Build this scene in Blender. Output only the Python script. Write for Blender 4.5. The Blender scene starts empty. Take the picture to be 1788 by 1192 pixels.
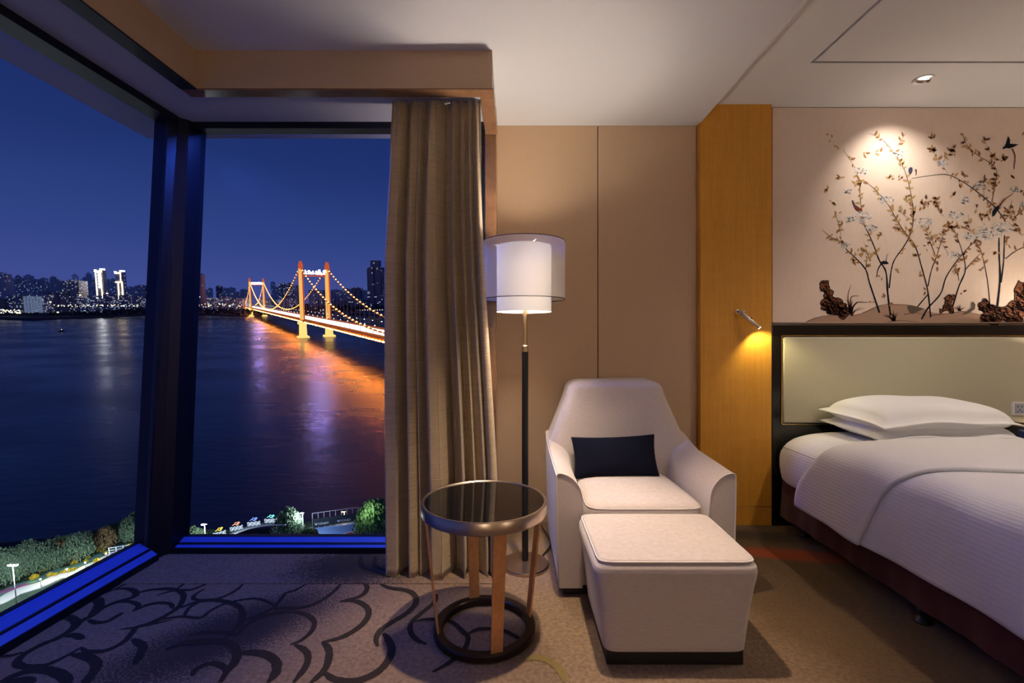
import bpy, bmesh, math, random
from mathutils import Vector, Matrix
import numpy as np

S = bpy.context.scene
COL = S.collection
R = math.radians
PI = math.pi
F, CX, CY, EYE = 815.0, 894.0, 590.0, 1.25

# ------------------------------------------------------------------ camera
cam_d = bpy.data.cameras.new('camera')
cam_d.sensor_fit = 'HORIZONTAL'; cam_d.sensor_width = 36.0
cam_d.lens = 36.0 * F / 1788.0
cam_d.shift_x = 0.0
cam_d.shift_y = (CY - 596.0) / 1788.0
cam_d.clip_start = 0.05; cam_d.clip_end = 9000
cam = bpy.data.objects.new('camera', cam_d); COL.objects.link(cam)
cam.location = (0, 0, EYE); cam.rotation_euler = (PI / 2, 0, 0)
S.camera = cam

# ------------------------------------------------------------------ colour management
S.view_settings.view_transform = 'Standard'
S.view_settings.look = 'None'
S.view_settings.gamma = 1.0
S.view_settings.use_curve_mapping = False
S.view_settings.exposure = 0.08
S.cycles.max_bounces = 7; S.cycles.diffuse_bounces = 4; S.cycles.glossy_bounces = 3; S.cycles.transmission_bounces = 4; S.cycles.transparent_max_bounces = 12

# ------------------------------------------------------------------ sky (dusk gradient with height)
def lin(r, g, b):
    f = lambda c: (c / 255 / 12.92) if c <= 10.3 else ((c / 255 + 0.055) / 1.055) ** 2.4
    return (f(r), f(g), f(b), 1.0)
w = bpy.data.worlds.new('world'); S.world = w; w.use_nodes = True
nt = w.node_tree; nt.nodes.clear()
tc = nt.nodes.new('ShaderNodeTexCoord'); sx = nt.nodes.new('ShaderNodeSeparateXYZ')
rp = nt.nodes.new('ShaderNodeValToRGB'); bg = nt.nodes.new('ShaderNodeBackground'); ow = nt.nodes.new('ShaderNodeOutputWorld')
nt.links.new(tc.outputs['Generated'], sx.inputs[0]); nt.links.new(sx.outputs['Z'], rp.inputs[0])
nt.links.new(rp.outputs[0], bg.inputs[0]); nt.links.new(bg.outputs[0], ow.inputs[0])
cr = rp.color_ramp
cr.elements[0].position = 0.0; cr.elements[0].color = lin(66, 76, 140)
cr.elements[1].position = 1.0; cr.elements[1].color = lin(12, 22, 66)
for p, c in ((0.10, (62, 75, 140)), (0.18, (48, 66, 128)), (0.32, (31, 50, 108)), (0.55, (18, 34, 84))):
    e = cr.elements.new(p); e.color = lin(*c)
bg.inputs[1].default_value = 1.0

# ------------------------------------------------------------------ room lamps' light (their fixtures are built further down)
def spot(name, loc, target, power, col, size, blend, rad=0.03):
    d = bpy.data.lights.new(name, 'SPOT'); d.energy = power; d.color = col
    d.spot_size = R(size); d.spot_blend = blend; d.shadow_soft_size = rad
    o = bpy.data.objects.new(name, d); COL.objects.link(o); o.location = loc
    o.rotation_euler = (Vector(target) - Vector(loc)).to_track_quat('-Z', 'Y').to_euler()
    return o
WARM = (1.0, 0.74, 0.50); NEUT = (1.0, 0.88, 0.76)
DOWN = [(0.24, 1.93, 2.69)]
spot('downlight_beam', (0.24, 1.93, 2.655), (0.24, 1.93, 0), 235, (1.0, 0.78, 0.56), 58, 0.8, 0.035)
spot('mural_beam', (2.478, 2.813, 2.772), (2.58, 3.15, 2.16), 23, (1.0, 0.90, 0.80), 100, 1.0, 0.02)
ROOM = [(2.5, 1.8, 2.81), (0.9, -0.9, 2.69), (3.0, -1.0, 2.81)]  # unseen ceiling lights, added for room ambience and a brighter bed
for (x, y, z), pw in zip(ROOM, (82, 22, 32)):
    spot('fill_beam', (x, y, z - 0.035), (x, y, 0), pw, (1.0, 0.84, 0.72), 130, 1.0, 0.05)

# blue facade lines, added unseen above the glass to tint sill and carpet
def blue_line(loc, rot, length, power):
    d = bpy.data.lights.new('added_facade_light', 'AREA'); d.shape = 'RECTANGLE'; d.size = length; d.size_y = 0.02; d.energy = power; d.color = (0.045, 0.13, 1.0)
    o = bpy.data.objects.new('added_facade_light', d); COL.objects.link(o); o.location = loc; o.rotation_euler = rot; return o
blue_line((-0.98, 2.822, 2.490), (R(-22), 0, 0), 1.36, 26)
blue_line((-2.065, -0.25, 2.490), (0, R(-22), 0), 0.02, 78).data.size_y = 4.9

# ------------------------------------------------------------------ materials
def mat(name):
    m = bpy.data.materials.new(name); m.use_nodes = True
    return m, m.node_tree, m.node_tree.nodes['Principled BSDF']
def simple(name, col, rough=0.6, metal=0.0, spec=0.5, sheen=0.0, coat=0.0):
    m, t, b = mat(name)
    b.inputs['Base Color'].default_value = (*col[:3], 1); b.inputs['Roughness'].default_value = rough
    b.inputs['Metallic'].default_value = metal; b.inputs['Specular IOR Level'].default_value = spec
    b.inputs['Sheen Weight'].default_value = sheen; b.inputs['Coat Weight'].default_value = coat
    return m
def texcoord(t, scale=(1, 1, 1), kind='Object'):
    c = t.nodes.new('ShaderNodeTexCoord'); mp = t.nodes.new('ShaderNodeMapping'); mp.inputs['Scale'].default_value = scale
    t.links.new(c.outputs[kind], mp.inputs[0]); return mp.outputs[0]
def noise(t, vec, scale, detail=3, rough=0.5):
    n = t.nodes.new('ShaderNodeTexNoise'); n.inputs['Scale'].default_value = scale
    n.inputs['Detail'].default_value = detail; n.inputs['Roughness'].default_value = rough
    t.links.new(vec, n.inputs['Vector']); return n.outputs['Fac']
def ramp(t, fac, stops):
    r = t.nodes.new('ShaderNodeValToRGB'); t.links.new(fac, r.inputs[0])
    while len(r.color_ramp.elements) < len(stops): r.color_ramp.elements.new(0.5)
    for e, (p, c) in zip(r.color_ramp.elements, stops):
        e.position = p; e.color = (*c[:3], 1) if not isinstance(c, float) else (c, c, c, 1)
    return r.outputs[0]
def mixc(t, fac, a, b, mode='MIX'):
    n = t.nodes.new('ShaderNodeMix'); n.data_type = 'RGBA'; n.blend_type = mode
    for sck, v in ((n.inputs[0], fac), (n.inputs[6], a), (n.inputs[7], b)):
        if hasattr(v, 'links'): t.links.new(v, sck)
        else: sck.default_value = v if isinstance(v, float) else (*v[:3], 1)
    return n.outputs[2]
def mth(t, op, a, b=None):
    n = t.nodes.new('ShaderNodeMath'); n.operation = op
    for i, v in enumerate((a, b)):
        if v is None: continue
        if hasattr(v, 'links'): t.links.new(v, n.inputs[i])
        else: n.inputs[i].default_value = v
    return n.outputs[0]
def bump(t, b, h, strength=0.3, dist=0.01):
    n = t.nodes.new('ShaderNodeBump'); n.inputs['Strength'].default_value = strength; n.inputs['Distance'].default_value = dist
    t.links.new(h, n.inputs['Height']); t.links.new(n.outputs[0], b.inputs['Normal'])
def fabric(name, c1, c2, sc=(1, 1, 1), nscale=60, rough=0.9, bstr=0.25, sheen=0.2, bdist=0.002):
    m, t, b = mat(name); v = texcoord(t, sc)
    f = noise(t, v, nscale, 4, 0.65)
    t.links.new(ramp(t, f, ((0.3, c1), (0.7, c2))), b.inputs['Base Color'])
    b.inputs['Roughness'].default_value = rough; b.inputs['Sheen Weight'].default_value = sheen
    b.inputs['Specular IOR Level'].default_value = 0.2
    bump(t, b, f, bstr, bdist); return m
def emis(name, col, strength, sample=True):
    m = bpy.data.materials.new(name); m.use_nodes = True; t = m.node_tree; t.nodes.clear()
    e = t.nodes.new('ShaderNodeEmission'); o = t.nodes.new('ShaderNodeOutputMaterial')
    e.inputs[0].default_value = (*col[:3], 1); e.inputs[1].default_value = strength
    t.links.new(e.outputs[0], o.inputs[0])
    if not sample: m.cycles.emission_sampling = 'NONE'
    return m
M = {}
M['ceiling'] = simple('ceiling_paint', (0.64, 0.635, 0.645), 0.9, spec=0.1)
M['wallpaper'] = fabric('beige_wallcovering', (0.52, 0.365, 0.235), (0.56, 0.40, 0.26), (1, 1, 1), 150, 0.85, 0.12, 0.0)
M['plaster'] = simple('plaster', (0.6, 0.55, 0.5), 0.9)
M['mural'] = fabric('mural_silk', (0.76, 0.61, 0.50), (0.79, 0.64, 0.53), (1, 1, 0.4), 40, 0.8, 0.05, 0.0)
def wood_mat():
    m, t, b = mat('honey_veneer')
    v = texcoord(t, (14, 14, 0.55)); f = noise(t, v, 3.0, 6, 0.65)
    v2 = texcoord(t, (40, 40, 6)); f2 = noise(t, v2, 2.0, 3, 0.6)
    v3 = texcoord(t, (2.2, 2, 9)); f3 = noise(t, v3, 3.0, 2, 0.5)
    a = ramp(t, f, ((0.25, (0.62, 0.27, 0.024)), (0.5, (0.70, 0.32, 0.03)), (0.78, (0.77, 0.37, 0.045))))
    a = mixc(t, 0.18, a, ramp(t, f2, ((0.3, (0.36, 0.16, 0.022)), (0.7, (0.62, 0.33, 0.07)))))
    a = mixc(t, 0.07, a, ramp(t, f3, ((0.35, (0.33, 0.14, 0.02)), (0.65, (0.65, 0.36, 0.08)))))
    t.links.new(a, b.inputs['Base Color']); b.inputs['Roughness'].default_value = 0.42; b.inputs['Specular IOR Level'].default_value = 0.35
    return m
M['wood'] = wood_mat()
def brown_wood():
    m, t, b = mat('walnut_trim'); v = texcoord(t, (3, 3, 3)); f = noise(t, v, 4, 5, 0.6)
    t.links.new(ramp(t, f, ((0.3, (0.17, 0.085, 0.042)), (0.7, (0.26, 0.135, 0.068)))), b.inputs['Base Color'])
    b.inputs['Roughness'].default_value = 0.14; return m
M['walnut'] = brown_wood()
M['frame'] = simple('window_frame_black', (0.005, 0.006, 0.014), 0.4, 0.0, 0.3)
M['blue_lit_strip'] = simple('blue_lit_sill', (0.05, 0.115, 0.55), 0.45, 0.0, 0.3)  # blue light falling on the sill is put into its base colour
M['soffit'] = simple('window_soffit_paint', (0.42, 0.42, 0.44), 0.8)
def glass_mat():
    m = bpy.data.materials.new('window_glass'); m.use_nodes = True; t = m.node_tree; t.nodes.clear()
    tr = t.nodes.new('ShaderNodeBsdfTransparent'); gl = t.nodes.new('ShaderNodeBsdfGlossy'); mx = t.nodes.new('ShaderNodeMixShader'); o = t.nodes.new('ShaderNodeOutputMaterial')
    tr.inputs[0].default_value = (0.97, 0.98, 1, 1); gl.inputs['Roughness'].default_value = 0.35; mx.inputs[0].default_value = 0.003
    t.links.new(tr.outputs[0], mx.inputs[1]); t.links.new(gl.outputs[0], mx.inputs[2]); t.links.new(mx.outputs[0], o.inputs[0]); return m
M['glass'] = glass_mat()
def carpet_mat(name, strip=False):
    m, t, b = mat(name); v = texcoord(t)
    fine = noise(t, v, 260, 2, 0.7); mid = noise(t, v, 60, 3, 0.6); big = noise(t, v, 2.2, 2, 0.5)
    base = ramp(t, fine, ((0.25, (0.09, 0.056, 0.034)), (0.75, (0.29, 0.195, 0.125))))
    base = mixc(t, 0.35, base, ramp(t, mid, ((0.35, (0.095, 0.058, 0.033)), (0.65, (0.36, 0.245, 0.16)))))
    sep = t.nodes.new('ShaderNodeSeparateXYZ'); t.links.new(v, sep.inputs[0])
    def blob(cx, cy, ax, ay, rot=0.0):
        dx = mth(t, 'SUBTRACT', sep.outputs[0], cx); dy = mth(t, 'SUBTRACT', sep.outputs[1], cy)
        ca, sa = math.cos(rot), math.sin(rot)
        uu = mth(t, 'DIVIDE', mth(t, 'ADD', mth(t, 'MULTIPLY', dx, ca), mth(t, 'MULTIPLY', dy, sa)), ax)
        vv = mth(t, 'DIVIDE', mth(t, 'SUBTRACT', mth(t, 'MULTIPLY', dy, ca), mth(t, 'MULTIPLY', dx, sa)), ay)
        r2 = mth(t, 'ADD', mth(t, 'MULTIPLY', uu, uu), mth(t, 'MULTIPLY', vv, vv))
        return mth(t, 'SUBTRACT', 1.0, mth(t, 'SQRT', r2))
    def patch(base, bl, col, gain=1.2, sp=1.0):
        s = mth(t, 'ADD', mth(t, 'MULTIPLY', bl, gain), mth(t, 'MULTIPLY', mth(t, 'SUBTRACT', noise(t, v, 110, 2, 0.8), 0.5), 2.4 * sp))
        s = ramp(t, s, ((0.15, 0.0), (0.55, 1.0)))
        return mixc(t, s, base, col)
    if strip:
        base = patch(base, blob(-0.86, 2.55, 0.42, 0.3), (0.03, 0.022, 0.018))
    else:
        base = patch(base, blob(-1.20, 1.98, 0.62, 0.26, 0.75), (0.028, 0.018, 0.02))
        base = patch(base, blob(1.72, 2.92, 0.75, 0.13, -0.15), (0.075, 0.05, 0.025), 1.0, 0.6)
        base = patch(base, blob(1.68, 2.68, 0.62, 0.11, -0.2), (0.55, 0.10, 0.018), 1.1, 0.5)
        base = mixc(t, ramp(t, big, ((0.45, 0.0), (0.75, 0.35))), base, (0.20, 0.135, 0.07))
    t.links.new(base, b.inputs['Base Color']); b.inputs['Roughness'].default_value = 1.0
    b.inputs['Specular IOR Level'].default_value = 0.05; b.inputs['Sheen Weight'].default_value = 0.15
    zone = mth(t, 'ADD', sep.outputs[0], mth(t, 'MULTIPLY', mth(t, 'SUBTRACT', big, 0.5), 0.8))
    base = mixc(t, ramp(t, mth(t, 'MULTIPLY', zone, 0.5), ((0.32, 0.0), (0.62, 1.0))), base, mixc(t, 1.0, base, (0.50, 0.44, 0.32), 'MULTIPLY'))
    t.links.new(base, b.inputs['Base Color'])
    bump(t, b, fine, 0.5, 0.004); return m
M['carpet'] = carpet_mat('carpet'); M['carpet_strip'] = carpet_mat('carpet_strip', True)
M['carpet_line'] = fabric('carpet_dark_yarn', (0.018, 0.013, 0.010), (0.04, 0.03, 0.021), (1, 1, 1), 240, 1.0, 0.4, 0.0, 0.003)
M['carpet_line2'] = fabric('carpet_olive_yarn', (0.16, 0.115, 0.04), (0.23, 0.17, 0.065), (1, 1, 1), 240, 1.0, 0.4, 0.0, 0.003)
def curtain_mat():
    m, t, b = mat('curtain_silk'); v = texcoord(t, (5, 5, 190)); f = noise(t, v, 1.0, 4, 0.7)
    v2 = texcoord(t, (60, 60, 400)); f2 = noise(t, v2, 1.0, 2, 0.5)
    c = ramp(t, f, ((0.3, (0.39, 0.29, 0.165)), (0.7, (0.55, 0.42, 0.26))))
    t.links.new(c, b.inputs['Base Color']); b.inputs['Roughness'].default_value = 0.5; b.inputs['Sheen Weight'].default_value = 0.3
    b.inputs['Specular IOR Level'].default_value = 0.35
    bump(t, b, mth(t, 'ADD', f, mth(t, 'MULTIPLY', f2, 0.4)), 0.55, 0.006); return m
M['curtain'] = curtain_mat()
M['linen'] = fabric('linen_upholstery', (0.47, 0.40, 0.365), (0.57, 0.495, 0.455), (1, 1, 7), 45, 0.92, 0.25, 0.3, 0.002)
M['piping'] = simple('linen_piping', (0.62, 0.57, 0.54), 0.85)
M['plinth'] = simple('plinth_black', (0.008, 0.007, 0.008), 0.5)
M['velvet'] = fabric('navy_velvet', (0.0012, 0.0018, 0.008), (0.0025, 0.0036, 0.015), (1, 1, 1), 40, 1.0, 0.1, 0.0)
M['bronze'] = simple('bronze_metal', (0.55, 0.44, 0.34), 0.28, 1.0)
M['bronze_dark'] = simple('dark_bronze', (0.045, 0.032, 0.025), 0.32, 0.8)
def copper_mat():
    m, t, b = mat('copper_leaf'); v = texcoord(t, (1, 1, 0.5)); f = noise(t, v, 90, 5, 0.75); f2 = noise(t, v, 18, 3, 0.6)
    c = mixc(t, 0.5, ramp(t, f, ((0.25, (0.30, 0.13, 0.05)), (0.5, (0.62, 0.31, 0.13)), (0.8, (0.75, 0.42, 0.20)))), ramp(t, f2, ((0.3, (0.50, 0.24, 0.10)), (0.7, (0.72, 0.38, 0.17)))))
    t.links.new(c, b.inputs['Base Color']); b.inputs['Metallic'].default_value = 0.55; b.inputs['Roughness'].default_value = 0.45
    bump(t, b, f, 0.3, 0.001); return m
M['copper'] = copper_mat()
M['black_glass'] = simple('black_glass_top', (0.004, 0.004, 0.004), 0.03, 0.0, 0.6)
M['brass'] = simple('antique_brass', (0.50, 0.36, 0.19), 0.33, 1.0)
M['black_pole'] = simple('black_leather_pole', (0.006, 0.006, 0.007), 0.45)
M['black_plastic'] = simple('black_plastic', (0.01, 0.01, 0.01), 0.4)
M['white_plastic'] = simple('white_plastic', (0.62, 0.60, 0.57), 0.4)
M['chrome'] = simple('satin_nickel', (0.62, 0.55, 0.45), 0.25, 1.0)
M['headframe'] = simple('black_lacquer', (0.006, 0.005, 0.005), 0.16, 0.0, 0.5)
M['leather'] = fabric('olive_leather', (0.48, 0.445, 0.315), (0.52, 0.485, 0.345), (1, 1, 1), 140, 0.5, 0.06, 0.0)
M['gold'] = simple('gold_trim', (0.62, 0.42, 0.16), 0.25, 1.0)
def bedding(name, c, scale=(0, 0, 0)):
    m, t, b = mat(name)
    v = texcoord(t, (1, 0, 1))
    wv = t.nodes.new('ShaderNodeTexWave'); wv.wave_type = 'BANDS'; wv.bands_direction = 'DIAGONAL'; wv.inputs['Scale'].default_value = 30; wv.inputs['Distortion'].default_value = 0.3
    t.links.new(v, wv.inputs['Vector'])
    f = noise(t, texcoord(t), 7, 3, 0.5)
    b.inputs['Base Color'].default_value = (*c, 1); b.inputs['Roughness'].default_value = 0.85; b.inputs['Sheen Weight'].default_value = 0.2
    b.inputs['Specular IOR Level'].default_value = 0.2
    bump(t, b, mth(t, 'ADD', mth(t, 'MULTIPLY', wv.outputs['Fac'], 0.12), f), 0.35, 0.012); return m
M['duvet'] = bedding('striped_cotton', (0.74, 0.73, 0.73))
M['sheet'] = bedding('mattress_cotton', (0.74, 0.73, 0.72))
M['pillowcase'] = simple('pillow_cotton', (0.80, 0.80, 0.79), 0.8, sheen=0.2, spec=0.2)
M['skirt'] = fabric('maroon_skirt', (0.045, 0.006, 0.010), (0.065, 0.010, 0.015), (1, 1, 1), 20, 0.7, 0.15, 0.2)

# ------------------------------------------------------------------ mesh helpers
def tag(o, label=None, cat=None, group=None, kind=None):
    if label: o['label'] = label
    if cat: o['category'] = cat
    if group: o['group'] = group
    if kind: o['kind'] = kind
    return o
def empty(name, loc=(0, 0, 0), **k):
    o = bpy.data.objects.new(name, None); COL.objects.link(o); o.location = loc; o.empty_display_size = 0.1
    return tag(o, **k)
LOCAL = set()          # parents whose children are written in the parent's own axes
def link(name, me, parent=None, **k):
    o = bpy.data.objects.new(name, me); COL.objects.link(o)
    if parent is not None:
        o.parent = parent
        if parent.name not in LOCAL: o.matrix_parent_inverse = Matrix.LocRotScale(parent.location, parent.rotation_euler, None).inverted()
    return tag(o, **k)
def mesh(name, V, Fc, m, smooth=None):
    me = bpy.data.meshes.new(name); me.from_pydata([tuple(v) for v in V], [], [tuple(f) for f in Fc]); me.update()
    bm = bmesh.new(); bm.from_mesh(me); bmesh.ops.recalc_face_normals(bm, faces=bm.faces); bm.to_mesh(me); bm.free()
    if m is not None: me.materials.append(m)
    if smooth is not None:
        me.polygons.foreach_set('use_smooth', [True] * len(me.polygons))
        if smooth < 179: me.set_sharp_from_angle(angle=R(smooth))
    me.update(); return me
def obj(name, VF, m, parent=None, smooth=None, **k):
    return link(name, mesh(name, VF[0], VF[1], m, smooth), parent, **k)
def join(*parts):
    V, Fc = [], []
    for v, f in parts:
        n = len(V); V += list(v); Fc += [tuple(i + n for i in q) for q in f]
    return V, Fc
def xf(VF, mtx): return [mtx @ Vector(v) for v in VF[0]], VF[1]
def box(x0, x1, y0, y1, z0, z1):
    return ([(x, y, z) for z in (z0, z1) for y in (y0, y1) for x in (x0, x1)],
            [(0, 2, 3, 1), (4, 5, 7, 6), (0, 1, 5, 4), (2, 6, 7, 3), (0, 4, 6, 2), (1, 3, 7, 5)])
def rbox(x0, x1, y0, y1, z0, z1, r=0.01, seg=2):
    V, Fc = box(x0, x1, y0, y1, z0, z1)
    bm = bmesh.new(); vs = [bm.verts.new(v) for v in V]
    for f in Fc: bm.faces.new([vs[i] for i in f])
    bmesh.ops.bevel(bm, geom=list(bm.edges), offset=r, segments=seg, profile=0.5, affect='EDGES')
    bm.verts.index_update()
    out = ([v.co.copy() for v in bm.verts], [tuple(v.index for v in f.verts) for f in bm.faces]); bm.free(); return out
def prism(poly, axis, a, b):
    """extrude a 2-D polygon along an axis"""
    n = len(poly)
    def P(p, t):
        return {'x': (t, p[0], p[1]), 'y': (p[0], t, p[1]), 'z': (p[0], p[1], t)}[axis]
    V = [P(p, a) for p in poly] + [P(p, b) for p in poly]
    return V, [tuple(range(n)), tuple(range(2 * n - 1, n - 1, -1))] + [(i, (i + 1) % n, n + (i + 1) % n, n + i) for i in range(n)]
def lathe(prof, n=32, c=(0, 0, 0), closed=False):
    V, Fc = [], []
    for r, z in prof:
        for i in range(n):
            a = 2 * PI * i / n; V.append((c[0] + r * math.cos(a), c[1] + r * math.sin(a), c[2] + z))
    k = len(prof)
    for j in range(k if closed else k - 1):
        for i in range(n):
            j2 = (j + 1) % k
            Fc.append((j * n + i, j * n + (i + 1) % n, j2 * n + (i + 1) % n, j2 * n + i))
    return V, Fc
def disc(r, z, n=32, c=(0, 0, 0)):
    return [(c[0] + r * math.cos(2 * PI * i / n), c[1] + r * math.sin(2 * PI * i / n), c[2] + z) for i in range(n)], [tuple(range(n))]
def tube(pts, rad, n=8, cap=True, closed=False):
    pts = [Vector(p) for p in pts]; k = len(pts)
    if not hasattr(rad, '__len__'): rad = [rad] * k
    V, Fc = [], []; up = None
    for i, p in enumerate(pts):
        if closed: d = pts[(i + 1) % k] - pts[i - 1]
        else: d = pts[min(i + 1, k - 1)] - pts[max(i - 1, 0)]
        d.normalize()
        if up is None: up = Vector((0, 0, 1)) if abs(d.z) < 0.9 else Vector((1, 0, 0))
        a = d.cross(up); a.normalize(); b = a.cross(d); b.normalize(); up = b
        for j in range(n):
            t = 2 * PI * j / n; V.append(p + (a * math.cos(t) + b * math.sin(t)) * rad[i])
    for i in range(k if closed else k - 1):
        for j in range(n):
            i2 = (i + 1) % k
            Fc.append((i * n + j, i * n + (j + 1) % n, i2 * n + (j + 1) % n, i2 * n + j))
    if cap and not closed: Fc += [tuple(range(n - 1, -1, -1)), tuple(range((k - 1) * n, k * n))]
    return V, Fc
def grid(fn, nu, nv, closed_u=False):
    V = [fn(i / (nu if closed_u else nu - 1), j / (nv - 1)) for j in range(nv) for i in range(nu)]
    Fc = [(j * nu + i, j * nu + (i + 1) % nu, (j + 1) * nu + (i + 1) % nu, (j + 1) * nu + i) for j in range(nv - 1) for i in range(nu if closed_u else nu - 1)]
    return V, Fc
def cat(pts, n):
    """Catmull-Rom through points (tuples), n samples per span"""
    P = [np.array(p, float) for p in pts]; P = [2 * P[0] - P[1]] + P + [2 * P[-1] - P[-2]]; out = []
    for i in range(1, len(P) - 2):
        for k in range(n):
            t = k / n; a, b, c, d = P[i - 1:i + 3]
            out.append(0.5 * ((2 * b) + (-a + c) * t + (2 * a - 5 * b + 4 * c - d) * t * t + (-a + 3 * b - 3 * c + d) * t ** 3))
    out.append(P[-2]); return out
def lerp_tab(x, tab):
    for (a, b), (c, d) in zip(tab, tab[1:]):
        if x <= c: return b + (d - b) * max(0, (x - a)) / (c - a)
    return tab[-1][1]
def smooth(t): t = max(0, min(1, t)); return t * t * (3 - 2 * t)
def pix(x, y, Y): return Vector(((x - CX) / F * Y, Y, EYE + (CY - y) / F * Y))
def floor_pt(x, y): Y = F * EYE / (y - CY); return ((x - CX) / F * Y, Y)

# ================================================================== THE ROOM
ZL, ZU = 2.69, 2.81                      # low and high ceiling
YW, YP, YM, YH = 3.165, 3.115, 3.155, 3.11
XR, YB = 5.4, -2.8
ST = dict(kind='structure')
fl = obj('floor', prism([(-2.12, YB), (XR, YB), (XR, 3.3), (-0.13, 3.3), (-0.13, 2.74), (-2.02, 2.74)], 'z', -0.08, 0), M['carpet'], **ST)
fs = obj('floor_strip', box(-2.0, -0.09, 2.372, 2.70, 0, 0.004), M['carpet_strip'], **ST)
fs.parent = fl

# woven scroll lines of the carpet, traced on the floor
def cropA(p): return (p[0] / 5.96, 1000 + p[1] / 5.96)
def cropB(p): return (250 + p[0] / 5.137, 960 + p[1] / 5.137)
def cropC(p): return (500 + p[0] / 5.137, 960 + p[1] / 5.137)
def cropD(p): return (780 + p[0] / 5.137, 960 + p[1] / 5.137)
LINES = [
 (cropA, .030, [(1100,210),(1200,172),(1320,165),(1405,195),(1390,250),(1200,310),(1060,370),(950,450),(850,500),(750,590),(600,680),(450,740),(280,830),(195,900),(180,950),(260,978),(420,975),(560,930),(700,860),(860,770)]),
 (cropA, .026, [(850,780),(900,815),(1050,820),(1180,780),(1300,710),(1370,630),(1420,570),(1550,530),(1700,470),(1788,400)]),
 (cropA, .040, [(990,255),(1030,300),(1020,360),(930,470)]),
 (cropA, .035, [(640,460),(720,465),(790,510),(760,580),(640,660)]),
 (cropA, .030, [(680,655),(780,650),(865,690)]),
 (cropA, .036, [(740,850),(850,860),(960,900),(1005,960),(970,1040),(910,1120),(880,1190)]),
 (cropA, .040, [(0,1140),(120,1085),(300,1020),(480,1012),(620,1055),(695,1120),(690,1190)]),
 (cropA, .020, [(0,872),(120,862),(240,825)]),
 (cropA, .018, [(1200,165),(1340,107),(1440,100)]),
 (cropA, .024, [(1060,365),(1200,310),(1340,300),(1432,330),(1430,370),(1380,405)]),
 (cropA, .022, [(1380,405),(1500,350),(1640,315),(1760,320)]),
 (cropA, .026, [(920,490),(1000,520),(1120,505),(1220,450),(1280,415)]),
 (cropA, .022, [(1410,215),(1560,180),(1700,168),(1788,170)]),
 (cropA, .014, [(1250,590),(1400,570),(1560,540),(1788,490)]),
 (cropA, .034, [(1380,690),(1480,760),(1470,830),(1400,960)]),
 (cropA, .040, [(0,1190),(90,1150),(250,1120),(350,1150)]),
 (cropB, .026, [(0,370),(150,352),(280,355),(355,395),(355,450),(310,520),(200,590),(0,680)]),
 (cropB, .020, [(120,410),(280,365),(420,360),(510,330),(585,297)]),
 (cropB, .016, [(300,352),(360,310),(380,297)]),
 (cropB, .028, [(310,525),(480,470),(620,450),(760,470),(860,510),(890,570),(880,640),(840,700),(790,750)]),
 (cropB, .020, [(550,350),(470,400),(450,435),(500,450),(640,445),(760,405),(850,350),(905,297)]),
 (cropB, .020, [(0,500),(130,475),(240,485),(270,530)]),
 (cropB, .018, [(370,600),(390,550),(430,510),(500,470)]),
 (cropB, .018, [(0,690),(150,630),(340,600),(510,610),(600,550),(720,490),(880,450),(1030,440),(1140,480),(1190,520),(1190,570)]),
 (cropB, .020, [(890,635),(1000,600),(1150,530),(1230,450),(1280,390),(1370,360),(1475,298)]),
 (cropB, .020, [(1190,520),(1400,520),(1541,485)]),
 (cropB, .022, [(800,750),(840,760),(920,680),(1040,610),(1200,565),(1350,555),(1480,590),(1535,650),(1510,730),(1420,810),(1320,852)]),
 (cropB, .026, [(1360,850),(1450,900),(1480,970),(1450,1060),(1350,1192)]),
 (cropB, .034, [(200,900),(350,840),(550,820),(700,820),(800,860),(840,930),(820,1010),(760,1080),(690,1192)]),
 (cropB, .024, [(440,1135),(470,1080),(560,1030),(650,1020),(730,1060),(740,1120)]),
 (cropB, .036, [(850,930),(980,920),(1100,940),(1180,990),(1200,1050),(1180,1120),(1120,1192)]),
 (cropB, .020, [(400,775),(550,740),(700,740),(790,750),(720,800)]),
 (cropC, .020, [(0,520),(180,510),(320,450),(430,370),(495,297)]),
 (cropC, .026, [(690,297),(725,340),(690,400),(600,440),(480,465)]),
 (cropC, .028, [(560,458),(640,465),(715,510),(740,570),(700,650),(600,730),(480,790),(320,830)]),
 (cropC, .028, [(325,825),(380,890),(380,980),(340,1080),(220,1192)]),
 (cropC, .032, [(330,1090),(430,1160),(600,1180),(760,1130),(870,1050),(930,960),(945,880),(905,790),(870,750)]),
 (cropC, .028, [(820,868),(805,800),(850,720),(950,650),(1080,570),(1160,480),(1150,410),(1080,365),(920,340),(830,297)]),
 (cropC, .024, [(1350,400),(1330,470),(1200,580),(1120,660),(1115,740),(1170,810),(1260,850)]),
 (cropC, .022, [(1150,645),(1250,625),(1400,625),(1500,660),(1590,740),(1630,790),(1600,890),(1500,985),(1420,1040),(1310,1100)]),
 (cropD, .022, [(195,755),(280,715),(380,710),(500,725),(600,770),(690,830)]),
 (cropD, .030, [(690,992),(780,965),(900,990),(1000,1060),(1045,1130),(1055,1192)]),
]
STRIP_LINES = [(cropC, .028, [(670,62),(668,130),(720,190),(880,240)]), (cropC, .026, [(795,62),(800,150),(895,195)])]
rnd = random.Random(5)
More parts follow.
